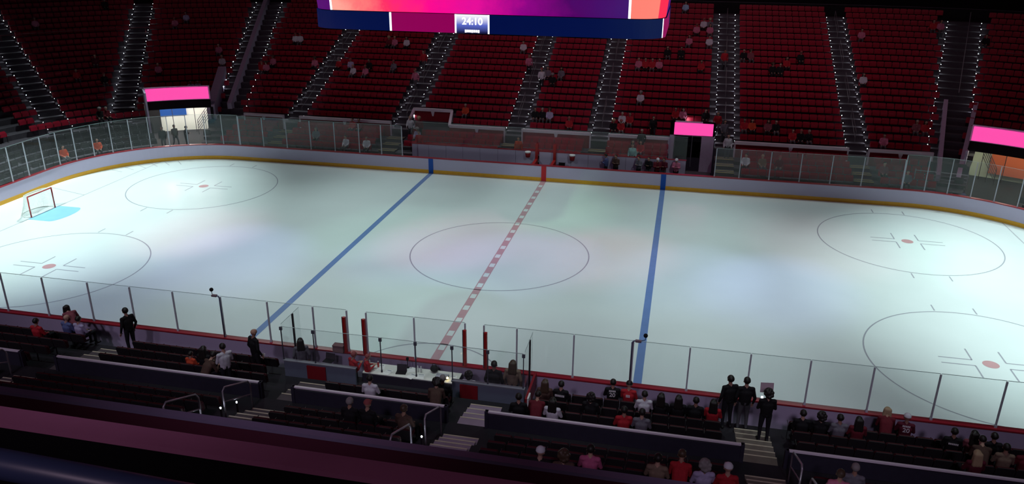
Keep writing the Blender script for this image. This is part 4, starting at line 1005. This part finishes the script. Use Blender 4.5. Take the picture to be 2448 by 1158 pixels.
l = bpy.data.lights.new('tunnel_bulb', 'POINT'); l.energy = 10; l.color = (.75, .9, 1); l.shadow_soft_size = .1; lo = bpy.data.objects.new('tunnel_bulb', l); COL.objects.link(lo); lo.location = (9.0, HY+WALL_D+2.6, 3.0)
# big corner tunnels
def corner_tunnel(sx, lb, interior, blue, power, lcol):
    c0 = Vector((sx*CX, CY, 0))
    def pt(a, d, z): return c0+Vector((sx*math.cos(R(a)), math.sin(R(a)), 0))*(RC+d)+Vector((0, 0, z))
    t = tag(empty('tunnel_portal', pt(60, 4.8, 0)), lb, 'tunnel'); off_ = -Vector(t.location)
    def arcbox(nm, a0, a1, d0, d1, z0, z1, m, n=8, sag=0.0):
        k = MB()
        for i in range(n):
            q0, q1 = a0+(a1-a0)*i/n, a0+(a1-a0)*(i+1)/n
            P_ = [pt(q0, d0, z0), pt(q1, d0, z0), pt(q1, d1, z0), pt(q0, d1, z0), pt(q0, d0, z1), pt(q1, d0, z1), pt(q1, d1, z1), pt(q0, d1, z1)]
            if sx > 0: P_ = [P_[i_] for i_ in (1, 0, 3, 2, 5, 4, 7, 6)]
            k.hexa([p+off_ for p in P_])
        return k.build(nm, m, t)
    def ang_u(uu): return min((abs(to_px(pt(q/10, 9.3, 1.4))[0]-uu), q/10) for q in range(500, 720))[1]
    arcbox('pink_sign', 51.4, 70.2, 4.70, 4.78, 3.42, 4.30, PINK)
    arcbox('sign_back', 51.0, 70.6, 4.78, 5.0, 3.36, 4.38, PURP)
    arcbox('soffit', 51.0, 70.6, 5.0, 9.4, 2.75, 2.82, BLACK); arcbox('sign_panel', 51.2, 70.4, 4.9, 5.0, 2.7, 3.4, BLACK)
    arcbox('side_wall', 50.6, 51.2, 3.2, 5.0, 0, 4.3, PURP, 2); arcbox('side_wall', 50.6, 51.2, 5.0, 9.4, 0, 2.75, interior, 2); arcbox('side_wall', 70.3, 70.9, 4.6, 9.4, 0, 2.75, BLACK if sx < 0 else PURP, 2)
    arcbox('passage_back', 51, 70.6, 9.4, 9.5, 0, 2.75, interior); arcbox('passage_floor', 51, 70.6, .9, 9.4, .015, .03, CONCD)
    arcbox('passage_ceiling', 51.2, 70.3, 5.4, 9.4, 2.70, 2.75, interior)
    if blue: arcbox('black_curtain', ang_u(383), ang_u(352), 8.9, 9.0, .1, 2.7, BLACK, 3)
    if blue: arcbox('blue_banner', ang_u(446), ang_u(383), 9.25, 9.39, 1.30, 1.86, emis('banner_blue', srgb(28, 88, 170), .9), 4)
    k = MB()
    for q in (57.5, 63.0):
        p = pt(q, 8.6, 0)+off_; k.tube([p, p+Vector((0, 0, 2.68))], .025, 6)
    a_, b_ = pt(64, 7.6, .9)+off_, pt(67.5, 8.6, 2.2)+off_
    for h in (0, .22, .44, .66, .88): k.tube([a_+Vector((0, 0, h-.6)), b_+Vector((0, 0, h-.6))], .022, 6)
    for h in (0, .5, 1.0): p = a_*(1-h)+b_*h; k.tube([(p.x, p.y, .0), (p.x, p.y, p.z+.3)], .022, 6)
    k.build('stair_railing', DARKP, t)
    for q in (55, 61, 67):
        p = pt(q, 7.4, 2.45); l = bpy.data.lights.new('passage_lamp', 'POINT'); l.energy = power; l.color = lcol; l.shadow_soft_size = .25; lo = bpy.data.objects.new('passage_lamp', l); COL.objects.link(lo); lo.location = p
    return t
WINT = mat('tunnel_white', (.80, .80, .74), .7); GINT = mat('tunnel_pale_green', (.62, .66, .52), .7)
corner_tunnel(-1, 'big corner tunnel with white lit interior under a curved pink sign', WINT, True, 110, (1, .97, .88))
tR = corner_tunnel(1, 'corner tunnel with orange lit wall under the cut-off pink sign', GINT, False, 34, (.95, 1, .8))
c0 = Vector((CX, CY, 0))
k = MB()
pa = [c0+Vector((math.cos(R(a)), math.sin(R(a)), 0))*(RC+9.2) for a in (66, 60, 53)]
k.box((0, 0, .4), ((pa[2]-pa[0]).length, .06, 2.1), 0); o = k.build('orange_banner', mat('banner_orange', (.72, .16, .08), .7)); o.location = pa[0]; o.rotation_euler = (0, 0, math.atan2(pa[2].y-pa[0].y, pa[2].x-pa[0].x)); tag(o, 'orange red banner on the wall inside the corner tunnel by the wide stairs', 'banner')
t = tag(empty('barrier_rails', (24.6, 14.9, .05)), 'blue crates and steel barrier rails stored behind the corner glass', 'barrier')
k = MB()
for i in range(6): k.tube([(-1.4, .6, .5+i*.22), (1.5, .1, .5+i*.22)], .02, 6)
for x in (-1.4, 0, 1.5): k.tube([(x, .35-.17*x, 0), (x, .35-.17*x, 1.7)], .025, 6)
k.build('steel_rails', RAILM, t); k = MB(); k.box((-1.5, -.5, 0), (.2, .0, .62)); k.box((.3, -.7, 0), (1.4, -.2, .55)); k.build('crate', mat('crate_blue', (.02, .03, .13), .6), t)
# ------------------------------------------------------------------ people
SKIN = [mat('skin_%d' % i, c, .55, .35) for i, c in enumerate(((.42, .23, .17), (.34, .18, .13), (.20, .10, .07), (.48, .28, .21)))]
HAIRM = {'dark': mat('hair_dark', (.014, .010, .009), .5, .4), 'brown': mat('hair_brown', (.07, .04, .025), .5, .4), 'grey': mat('hair_grey', (.25, .22, .22), .6), 'blond': mat('hair_blond', (.42, .29, .18), .55), 'skin': SKIN[0], 'white': mat('cap_white', (.65, .62, .68), .7), 'red': mat('cap_dull_red', (.30, .07, .07), .7)}
CLO = {k_: mat('cloth_'+k_, c, .8, .2, noise=.25, nscale=14, bump=.3, bscale=60) for k_, c in COLS.items()}
TROU = [mat('trousers_dark', (.015, .015, .02), .8), mat('trousers_grey', (.09, .09, .10), .8), mat('jeans_blue', (.04, .05, .09), .8)]
SHOE = mat('shoe_black', (.02, .02, .02), .5); EYE = mat('eye_dark', (.02, .015, .015), .2)
def capsule(mb, a, b, ra, rb, seg=10, sx=1.0):
    a, b = Vector(a), Vector(b); t = (b-a); L = max(t.length, 1e-4); t = t/L; pts, rr = [], []
    for i in range(4): q = math.pi/2*(1-i/4.0); pts.append(a-t*ra*math.sin(q)); rr.append(max(.002, ra*math.cos(q)))
    pts += [a, a+t*L*.5, b]; rr += [ra, (ra+rb)/2, rb]
    for i in range(1, 5): q = math.pi/2*(i/4.0); pts.append(b+t*rb*math.sin(q)); rr.append(max(.002, rb*math.cos(q)))
    mb.tube(pts, rr, seg)
def remesh(mb, vox, smooth=3):
    me = mb.mesh('tmp', [BLACK]); o = bpy.data.objects.new('tmp', me); COL.objects.link(o)
    m = o.modifiers.new('r', 'REMESH'); m.mode = 'VOXEL'; m.voxel_size = vox
    s_ = o.modifiers.new('s', 'SMOOTH'); s_.iterations = smooth; s_.factor = .5
    dg = bpy.context.evaluated_depsgraph_get(); dg.update(); ev = o.evaluated_get(dg); out = bpy.data.meshes.new_from_object(ev)
    V = [tuple(v.co) for v in out.vertices]; F = [tuple(p.vertices) for p in out.polygons]
    bpy.data.objects.remove(o); bpy.data.meshes.remove(me); bpy.data.meshes.remove(out); return V, F
def pose_joints(name):
    J = {}
    if name in ('stand', 'front', 'walk'):
        J.update(pel=(0, 0, .95), che=(0, .0, 1.27), nec=(0, .0, 1.46), hea=(0, .03, 1.62))
        for s, S_ in ((-1, 'L'), (1, 'R')):
            J['hip'+S_] = (s*.09, 0, .92); J['kne'+S_] = (s*.11, .03, .50); J['ank'+S_] = (s*.12, -.02, .09); J['toe'+S_] = (s*.14, .15, .04); J['sho'+S_] = (s*.19, -.01, 1.40)
            J['elb'+S_] = (s*.27, -.05, 1.12); J['wri'+S_] = (s*.26, .07, .88)
        if name == 'front':
            for s, S_ in ((-1, 'L'), (1, 'R')): J['elb'+S_] = (s*.25, .04, 1.12); J['wri'+S_] = (s*.08, .27, 1.20)
            J['hea'] = (0, .06, 1.61)
        if name == 'walk':
            J.update(kneL=(-.1, .22, .55), ankL=(-.1, .22, .12), toeL=(-.1, .38, .08), kneR=(.1, -.05, .5), ankR=(.1, -.28, .14), toeR=(.11, -.12, .04), elbL=(-.27, -.12, 1.13), wriL=(-.24, -.05, .90), elbR=(.27, .05, 1.13), wriR=(.22, .22, .98))
    elif name == 'lean':
        J.update(pel=(0, -.05, .92), che=(-.10, .16, 1.19), nec=(-.16, .26, 1.33), hea=(-.20, .36, 1.43), hipL=(-.09, -.04, .9), hipR=(.09, -.04, .9), kneL=(-.12, .04, .48), kneR=(.12, .02, .48), ankL=(-.13, -.02, .09), ankR=(.13, -.05, .09), toeL=(-.14, .15, .04), toeR=(.15, .12, .04),
                 shoL=(-.30, .2, 1.27), shoR=(.06, .24, 1.33), elbL=(-.36, .30, 1.02), wriL=(-.28, .45, .88), elbR=(.12, .36, 1.06), wriR=(.02, .48, .92))
    elif name in ('sit', 'sit_lean'):
        ln = .0 if name == 'sit' else .30
        J.update(pel=(0, -.06, .56), che=(0, -.09+ln*.7, .88-ln*.08), nec=(0, -.08+ln*1.1, 1.08-ln*.2), hea=(0, -.04+ln*1.35, 1.24-ln*.35))
        for s, S_ in ((-1, 'L'), (1, 'R')):
            J['hip'+S_] = (s*.09, -.02, .55); J['kne'+S_] = (s*.13, .40, .55); J['ank'+S_] = (s*.13, .40, .10); J['toe'+S_] = (s*.15, .57, .045); J['sho'+S_] = (s*.19, -.09+ln, 1.02-ln*.15)
            if name == 'sit': J['elb'+S_] = (s*.26, -.02, .76); J['wri'+S_] = (s*.14, .20, .68)
            else: J['elb'+S_] = (s*.24, .26, .68); J['wri'+S_] = (s*.05, .46, .72)
    return {k_: Vector(v) for k_, v in J.items()}
def body_mesh(name, vox, detail=True):
    J = pose_joints(name); prims = []          # (a, b, ra, rb, tag) tag 0 skin 1 top 2 trousers 3 shoes
    up = (J['nec']-J['pel']).normalized(); rt = (J['shoR']-J['shoL']).normalized(); fw = up.cross(rt) * -1 if up.cross(rt).y < 0 else up.cross(rt)
    for s in (-1, 1): prims.append((J['pel']+rt*s*.055, J['che']+rt*s*.075, .118, .122, 1)); prims.append((J['che']+rt*s*.06, J['nec']-up*.06+rt*s*.05, .118, .085, 1))
    prims.append((J['shoL'], J['shoR'], .068, .068, 1)); prims.append((J['pel']-rt*.06, J['pel']+rt*.06, .115, .115, 2)); prims.append((J['pel']+up*.1, J['che'], .135, .13, 1))
    hd = (J['hea']-J['nec']).normalized()
    prims.append((J['nec']-hd*.05, J['hea']-hd*.06, .058, .052, 0))
    prims.append((J['hea']+hd*.035-fw*.012, J['hea']+hd*.035+fw*.02, .098, .092, 0)); prims.append((J['hea']-hd*.04+fw*.01, J['hea']-hd*.065+fw*.035, .070, .052, 0))
    prims.append((J['hea']+fw*.10+hd*.01, J['hea']+fw*.118-hd*.02, .012, .016, 0))
    for s in (-1, 1): prims.append((J['hea']+rt*s*.095+hd*.01-fw*.01, J['hea']+rt*s*.098-hd*.025-fw*.01, .016, .012, 0))
    fingers = []
    for s, S_ in ((-1, 'L'), (1, 'R')):
        sh_, el, wr = J['sho'+S_], J['elb'+S_], J['wri'+S_]
        prims += [(sh_, el, .062, .050, 1), (el, wr, .050, .036, 1)]
        dn = (wr-el).normalized(); prims.append((wr, wr+dn*.085, .030, .036, 0))
        side = dn.cross(Vector((0, 0, 1)))
        side = side.normalized() if side.length > .1 else Vector((1, 0, 0)); cur = side.cross(dn).normalized()*-1
        pc = wr+dn*.10
        for i, L in enumerate((.070, .080, .075, .058)):
            o_ = pc+side*(i-1.5)*.019; fingers.append([o_-dn*.02, o_+dn*L*.5, o_+dn*L*.85+cur*L*.3, o_+dn*L*.9+cur*L*.55])
        o_ = wr+dn*.035+side*(-s)*.03; fingers.append([o_, o_+dn*.03+side*(-s)*.03, o_+dn*.065+side*(-s)*.035])
        hp, kn, an, to = J['hip'+S_], J['kne'+S_], J['ank'+S_], J['toe'+S_]
        prims += [(hp, kn, .096, .066, 2), (kn, an, .064, .046, 2), (an-Vector((0, .04, .04)), to, .045, .040, 3), (an, an-Vector((0, 0, .04)), .044, .046, 3)]
    mb = MB()
    for a_, b_, ra, rb, tg in prims: capsule(mb, a_, b_, ra, rb)
    V, F = remesh(mb, vox)
    VA = np.array(V); FC = np.array([VA[list(f)].mean(0) for f in F]); best = np.full(len(F), 1e9); tg_ = np.zeros(len(F), int)
    for a_, b_, ra, rb, tg in prims:
        a, b_ = np.array(a_), np.array(b_); ab = b_-a; L2 = max(1e-9, ab@ab); t = np.clip((FC-a)@ab/L2, 0, 1); dd = np.linalg.norm(FC-a-t[:, None]*ab, axis=1)-(ra+(rb-ra)*t)
        w = dd < best; best[w] = dd[w]; tg_[w] = tg
    out = MB(); out.v = V; out.f = F; out.m = [int(q) for q in tg_]
    if detail:
        for fpts in fingers: out.tube(fpts, [.0095, .009, .008, .006][:len(fpts)], 6, 0)
        for s in (-1, 1): c = J['hea']+rt*s*.034+fw*.098+hd*.022; out.ball(tuple(c), .011, 6, 4, 4)
        c = J['hea']+fw*.082-hd*.052; out.ball(tuple(c), .02, 6, 4, 5, (1, .4, .3))
    me = out.mesh('person', [None]*6, True)
    return me, J, rt, hd, fw
LIPS = mat('lips', (.25, .08, .07), .5)
def hair_mesh(J, rt, hd, fw, style, vox):
    mb = MB(); h = J['hea']+hd*.045-fw*.022
    if style == 'cap':
        mb.ball((0, 0, 0), .112, 12, 8); n = len(mb.v); mb.v = [tuple(h+hd*.012+Vector(v)) for v in mb.v if True]
        keep = MB(); keep.v = mb.v; keep.f = [f for f in mb.f if sum((Vector(mb.v[i])-h).dot(hd) for i in f)/len(f) > -.005]; keep.m = [0]*len(keep.f)
        c = h+fw*.10+hd*.015; e1, e2 = fw*.075, rt*.08; n0 = len(keep.v); keep.hexa([c-e2-hd*.004, c+e2-hd*.004, c+e2*.7+e1-hd*.02, c-e2*.7+e1-hd*.02, c-e2+hd*.006, c+e2+hd*.006, c+e2*.7+e1-hd*.01, c-e2*.7+e1-hd*.01])
        return keep.mesh('cap', [None], True)
    r_ = .106 if style != 'curly' else .135
    capsule(mb, h-fw*.012, h+hd*.012, r_, r_*.97)
    if style == 'curly':
        for i in range(12): a = i*2.4; mb.ball(tuple(h-fw*.03+(rt*math.cos(a)+hd*math.sin(a))*.10-fw*.03*(i % 3)), .06, 8, 5)
    if style == 'long':
        back = h-fw*.07
        for s in (-.055, 0, .055): capsule(mb, back+rt*s, back+rt*s*1.5-Vector((0, 0, .30))-fw*.035, .068, .058)
        for s in (-1, 1): capsule(mb, h+rt*s*.075-fw*.02, h+rt*s*.10-Vector((0, 0, .20))-fw*.03, .042, .035)
    V, F = remesh(mb, vox, 2); o = MB(); o.v = V; o.f = F; o.m = [0]*len(F)
    return o.mesh('hair', [None], True)
BODY, HAIR = {}, {}
def get_body(pose, near):
    key = (pose, near)
    if key not in BODY: BODY[key] = body_mesh(pose, .017 if near else .036, near)
    return BODY[key]
def get_hair(pose, style, near):
    key = (pose, style, near)
    if key not in HAIR: _, J, rt, hd, fw = get_body(pose, near); HAIR[key] = hair_mesh(J, rt, hd, fw, style, .017 if near else .032)
    return HAIR[key]
def setm(o, mats):
    for i, m in enumerate(mats):
        if i < len(o.material_slots): o.material_slots[i].link = 'OBJECT'; o.material_slots[i].material = m
def person(x, y, z, rz, pose, col, hair, hcol, near, label, group=None, skin=None, trou=None, scale=1.0):
    me, J, rt, hd, fw = get_body(pose, near)
    o = add('person', me, None, (x, y, z), rz); o.scale = (scale,)*3
    setm(o, [skin or rnd.choice(SKIN[:2]+SKIN[3:]), CLO[col], trou or TROU[rnd.randrange(2)], SHOE, EYE, LIPS])
    if hair != 'bald':
        h = add('cap' if hair == 'cap' else 'hair', get_hair(pose, hair, near), o); setm(h, [HAIRM[hcol]])
    return tag(o, label, 'person', group)
LETW = mat('letter_white', (.75, .70, .74), .6)
def lettering(o, txt, size, z, y, name='lettering'):
    me = text_mesh(name, txt, size, LETW, .003); t = add(name, me, o, (0, y, z)); t.rotation_euler = (R(90), 0, 0)
def name_bar(o, n, h, z, y):
    k = MB()
    for i in range(n): k.box((-(n*.045)/2+i*.045, -.004, -h/2), (-(n*.045)/2+i*.045+.034, .004, h/2))
    k.build('name_marks', LETW, o, loc=(0, y, z))
made = {}
for (u, v, pose, col, hair, hcol, lab), (x, y, z, kind, kk) in near_people:
    rz = {(299, 740): 1.2, (533, 829): .9, (505, 848): -.4, (167, 735): .5, (605, 802): -.5, (1746, 923): .4}.get((u, v), rnd.uniform(-.18, .18))
    o = person(x, y, z, rz, pose, col, hair, hcol, True, lab, 'spectators in the near stand', trou=TROU[1] if (u, v) == (1786, 917) else TROU[0], scale={455: .8, 299: 1.06, 605: 1.06, 1746: 1.08, 1786: 1.08, 1838: 1.04}.get(u, 1.0)); made[(u, v)] = o
for key in ((1451, 917), (2143, 999)):
    o = made[key]; lettering(o, '20', .20, .905, -.250); name_bar(o, 5, .06, 1.03, -.218)
name_bar(made[(1331, 908)], 7, .07, .95, -.245); name_bar(made[(1493, 923)], 3, .09, .93, -.25); name_bar(made[(2268, 1023)], 6, .05, .95, -.245)
def hold(o, nm, lb, cat, lo_, hi_, loc, rot, mats):
    k = MB(); k.box(lo_, hi_); k.box((lo_[0]*.9, hi_[1], lo_[2]*.9), (hi_[0]*.9, hi_[1]+.002, hi_[2]*.9), 1); q = k.build(nm, mats); q.location = Vector(o.location)+Vector(loc); q.rotation_euler = rot; return tag(q, lb, cat)
o = made[(1838, 945)]
hold(o, 'paper_sign', 'pale pink paper sign held up by the curly-haired person', 'sign', (-.2, -.004, -.16), (.2, .004, .16), (-.02, .42, 1.66), (R(-10), 0, R(8)), [mat('sign_paper', (.50, .36, .42), .8), mat('sign_inner', (.42, .30, .40), .8)])
hold(o, 'mobile_phone', 'lit phone in the hands of the curly-haired person', 'phone', (-.04, -.005, -.075), (.04, .005, .075), (-.14, .30, 1.34), (R(35), 0, R(180)), [BLACK, emis('phone_screen', (.7, .85, 1), 3)])
hold(made[(605, 802)], 'paper_sheet', 'white folded paper in the hand of the bald standing person', 'paper', (-.05, -.004, -.1), (.05, .004, .1), (.28, .02, .86), (0, R(20), .3), [PAP, PAP])
# officials inside the boxes
off_list = [(718, 820, -13.85, 'stand', 'grey', 'long', 'dark', 'long-haired person in a dark vest inside the first penalty box', 0.5), (843, 852, -14.15, 'front', 'red', 'short', 'red', 'person in a red hooded jacket at the end of the white table', -.6),
            (876, 856, -13.9, 'front', 'red', 'short', 'red', 'second person in a red jacket bending over the white table', -1.0), (1122, 898, -14.05, 'sit', 'white', 'curly', 'dark', 'person with round dark hair and white shirt in the second box', 0),
            (1181, 876, -14.05, 'stand', 'black', 'short', 'dark', 'person in a black vest standing in the second penalty box', 0), (1226, 871, -13.9, 'stand', 'tan', 'long', 'brown', 'long brown-haired person in a tan coat in the second box', 0)]
for u, v, y, pose, col, hair, hcol, lab, rz in off_list:
    P = on_y(u, v, y); person(P.x, y, .03, rz, pose, col, hair, hcol, True, lab, 'officials in the rinkside boxes', scale=min(1.1, max(.85, P.z/HEADH[pose])))
k = MB(); k.lathe([(.06, 0), (.06, .02), (.015, .03), (.015, .28), (.05, .33), (.055, .40), (.02, .43)], (0, 0, 0), 10); P = on_y(975, 870, -13.4); tag(k.build('desk_microphone', BLACK, loc=(P.x, -13.42, .90), smooth=True), 'dark upright microphone on the ice side of the white table', 'microphone')
k = MB(); k.ball((0, 0, .13), .15, 12, 8, 0, (1.0, .8, .9)); k.tube([(-.08, 0, .24), (-.05, 0, .33), (.05, 0, .33), (.08, 0, .24)], .012, 6); P = on_y(1037, 876, -13.55); tag(k.build('black_bag', mat('bag_black', (.012, .01, .012), .7), loc=(P.x, -13.50, .907), smooth=True), 'round black bag on the white timekeeper table', 'bag')
# coaches on the far bench
for u, v, y, col, lab, rz in ((1450, 380, 14.25, 'blue', 'person in a dark blue jacket facing sideways behind the boards', 1.3), (1473, 380, 14.25, 'brown', 'person in a dark suit jacket beside the blue jacket', 2.8), (1528, 385, 14.2, 'grey', 'person in grey at the end of the team bench group', 2.6),
                          (1552, 378, 14.2, 'black', 'tall person in black in the team bench group', 2.9), (1572, 388, 14.05, 'darkred', 'person with a white cap and dark red top in the bench group', 3.3), (1588, 380, 14.2, 'maroon', 'person in maroon at the blue stripe', 2.9),
                          (1618, 382, 14.2, 'pink', 'person in pink with stacked white hats beside the small tunnel', 3.0)):  # last figure is put in where only a reflection shows
    P = on_y(u, v, y); cap_ = 'cap' if 'white' in lab else 'short'; person(P.x, y, .03, rz+0, 'front', col, cap_, 'white' if cap_ == 'cap' else 'dark', False, lab, 'staff on the team bench')
for u, v, col, lab in ((1000, 338, 'red', 'person in red leaning over the end of the white bench wall'), (1238, 356, 'orange', 'person in orange red above the white bench wall near the bucket'), (1512, 352, 'mint', 'person in a bright mint top behind the bench glass')):
    P = on_y(u, v, 15.0); person(P.x, 15.2, .57, math.pi, 'stand', col, 'short', 'dark', False, lab, 'people behind the bench glass')
for i, (a_, d_, c_, lb) in enumerate(((54.5, 3.2, 'black', 'dark silhouetted person at the mouth of the big tunnel by the sign'), (58.5, 3.6, 'brown', 'person in brown walking into the big white-lit tunnel'), (62.5, 3.0, 'black', 'person in black before the tunnel stair railing'))):
    person(-CX-(RC+d_)*math.cos(R(a_)), CY+(RC+d_)*math.sin(R(a_)), .03, R(200+i*40), ('stand', 'walk', 'front')[i], c_, 'short', 'dark', False, lb, 'people in the big tunnel')
# far spectators
RW = {'F': ['front row by the glass', 'second row by the glass', 'third row by the glass', 'fourth row by the glass']}
HRS = ['short', 'short', 'long', 'cap', 'short', 'curly']; seen = {}
for pose, col, u, v, (x, y, z, rz, kind, kk) in far_people:
    hs = HRS[(u*7+v) % 6]; hc = ['dark', 'brown', 'dark', 'blond', 'dark', 'grey'][(u+v*3) % 6] if hs != 'cap' else ['white', 'red'][(u+v) % 2]
    ps = 'walk' if (pose == 'stand' and u % 2) else pose
    nm, ix = block_of(x, FARB) if abs(x) < CX+2.5 else (('goal-end corner stand' if x < 0 else 'corner by cut-off sign'), 1)
    row = RW['F'][kk] if kind == 'F' else (NTH[min(kk+1, 18)] if kk < 18 else 'top') + ' row'
    lab = f'{"standing" if pose == "stand" else "seated"} person in {col}, {hs if hs != "cap" else "capped"} hair, {row}, {nm}'
    n_ = seen.get(lab, 0); seen[lab] = n_+1
    if n_: lab = lab.replace('person', ['another', 'third', 'fourth', 'fifth'][min(n_, 4)-1]+' person', 1)
    lab = lab.replace(' hair,', '-haired,').replace('capped-haired', 'capped').replace('a standing', 'standing')
    person(x, y, z, rz+rnd.uniform(-.25, .25), ps, col, hs, hc, False, lab, 'spectators in the far stands')
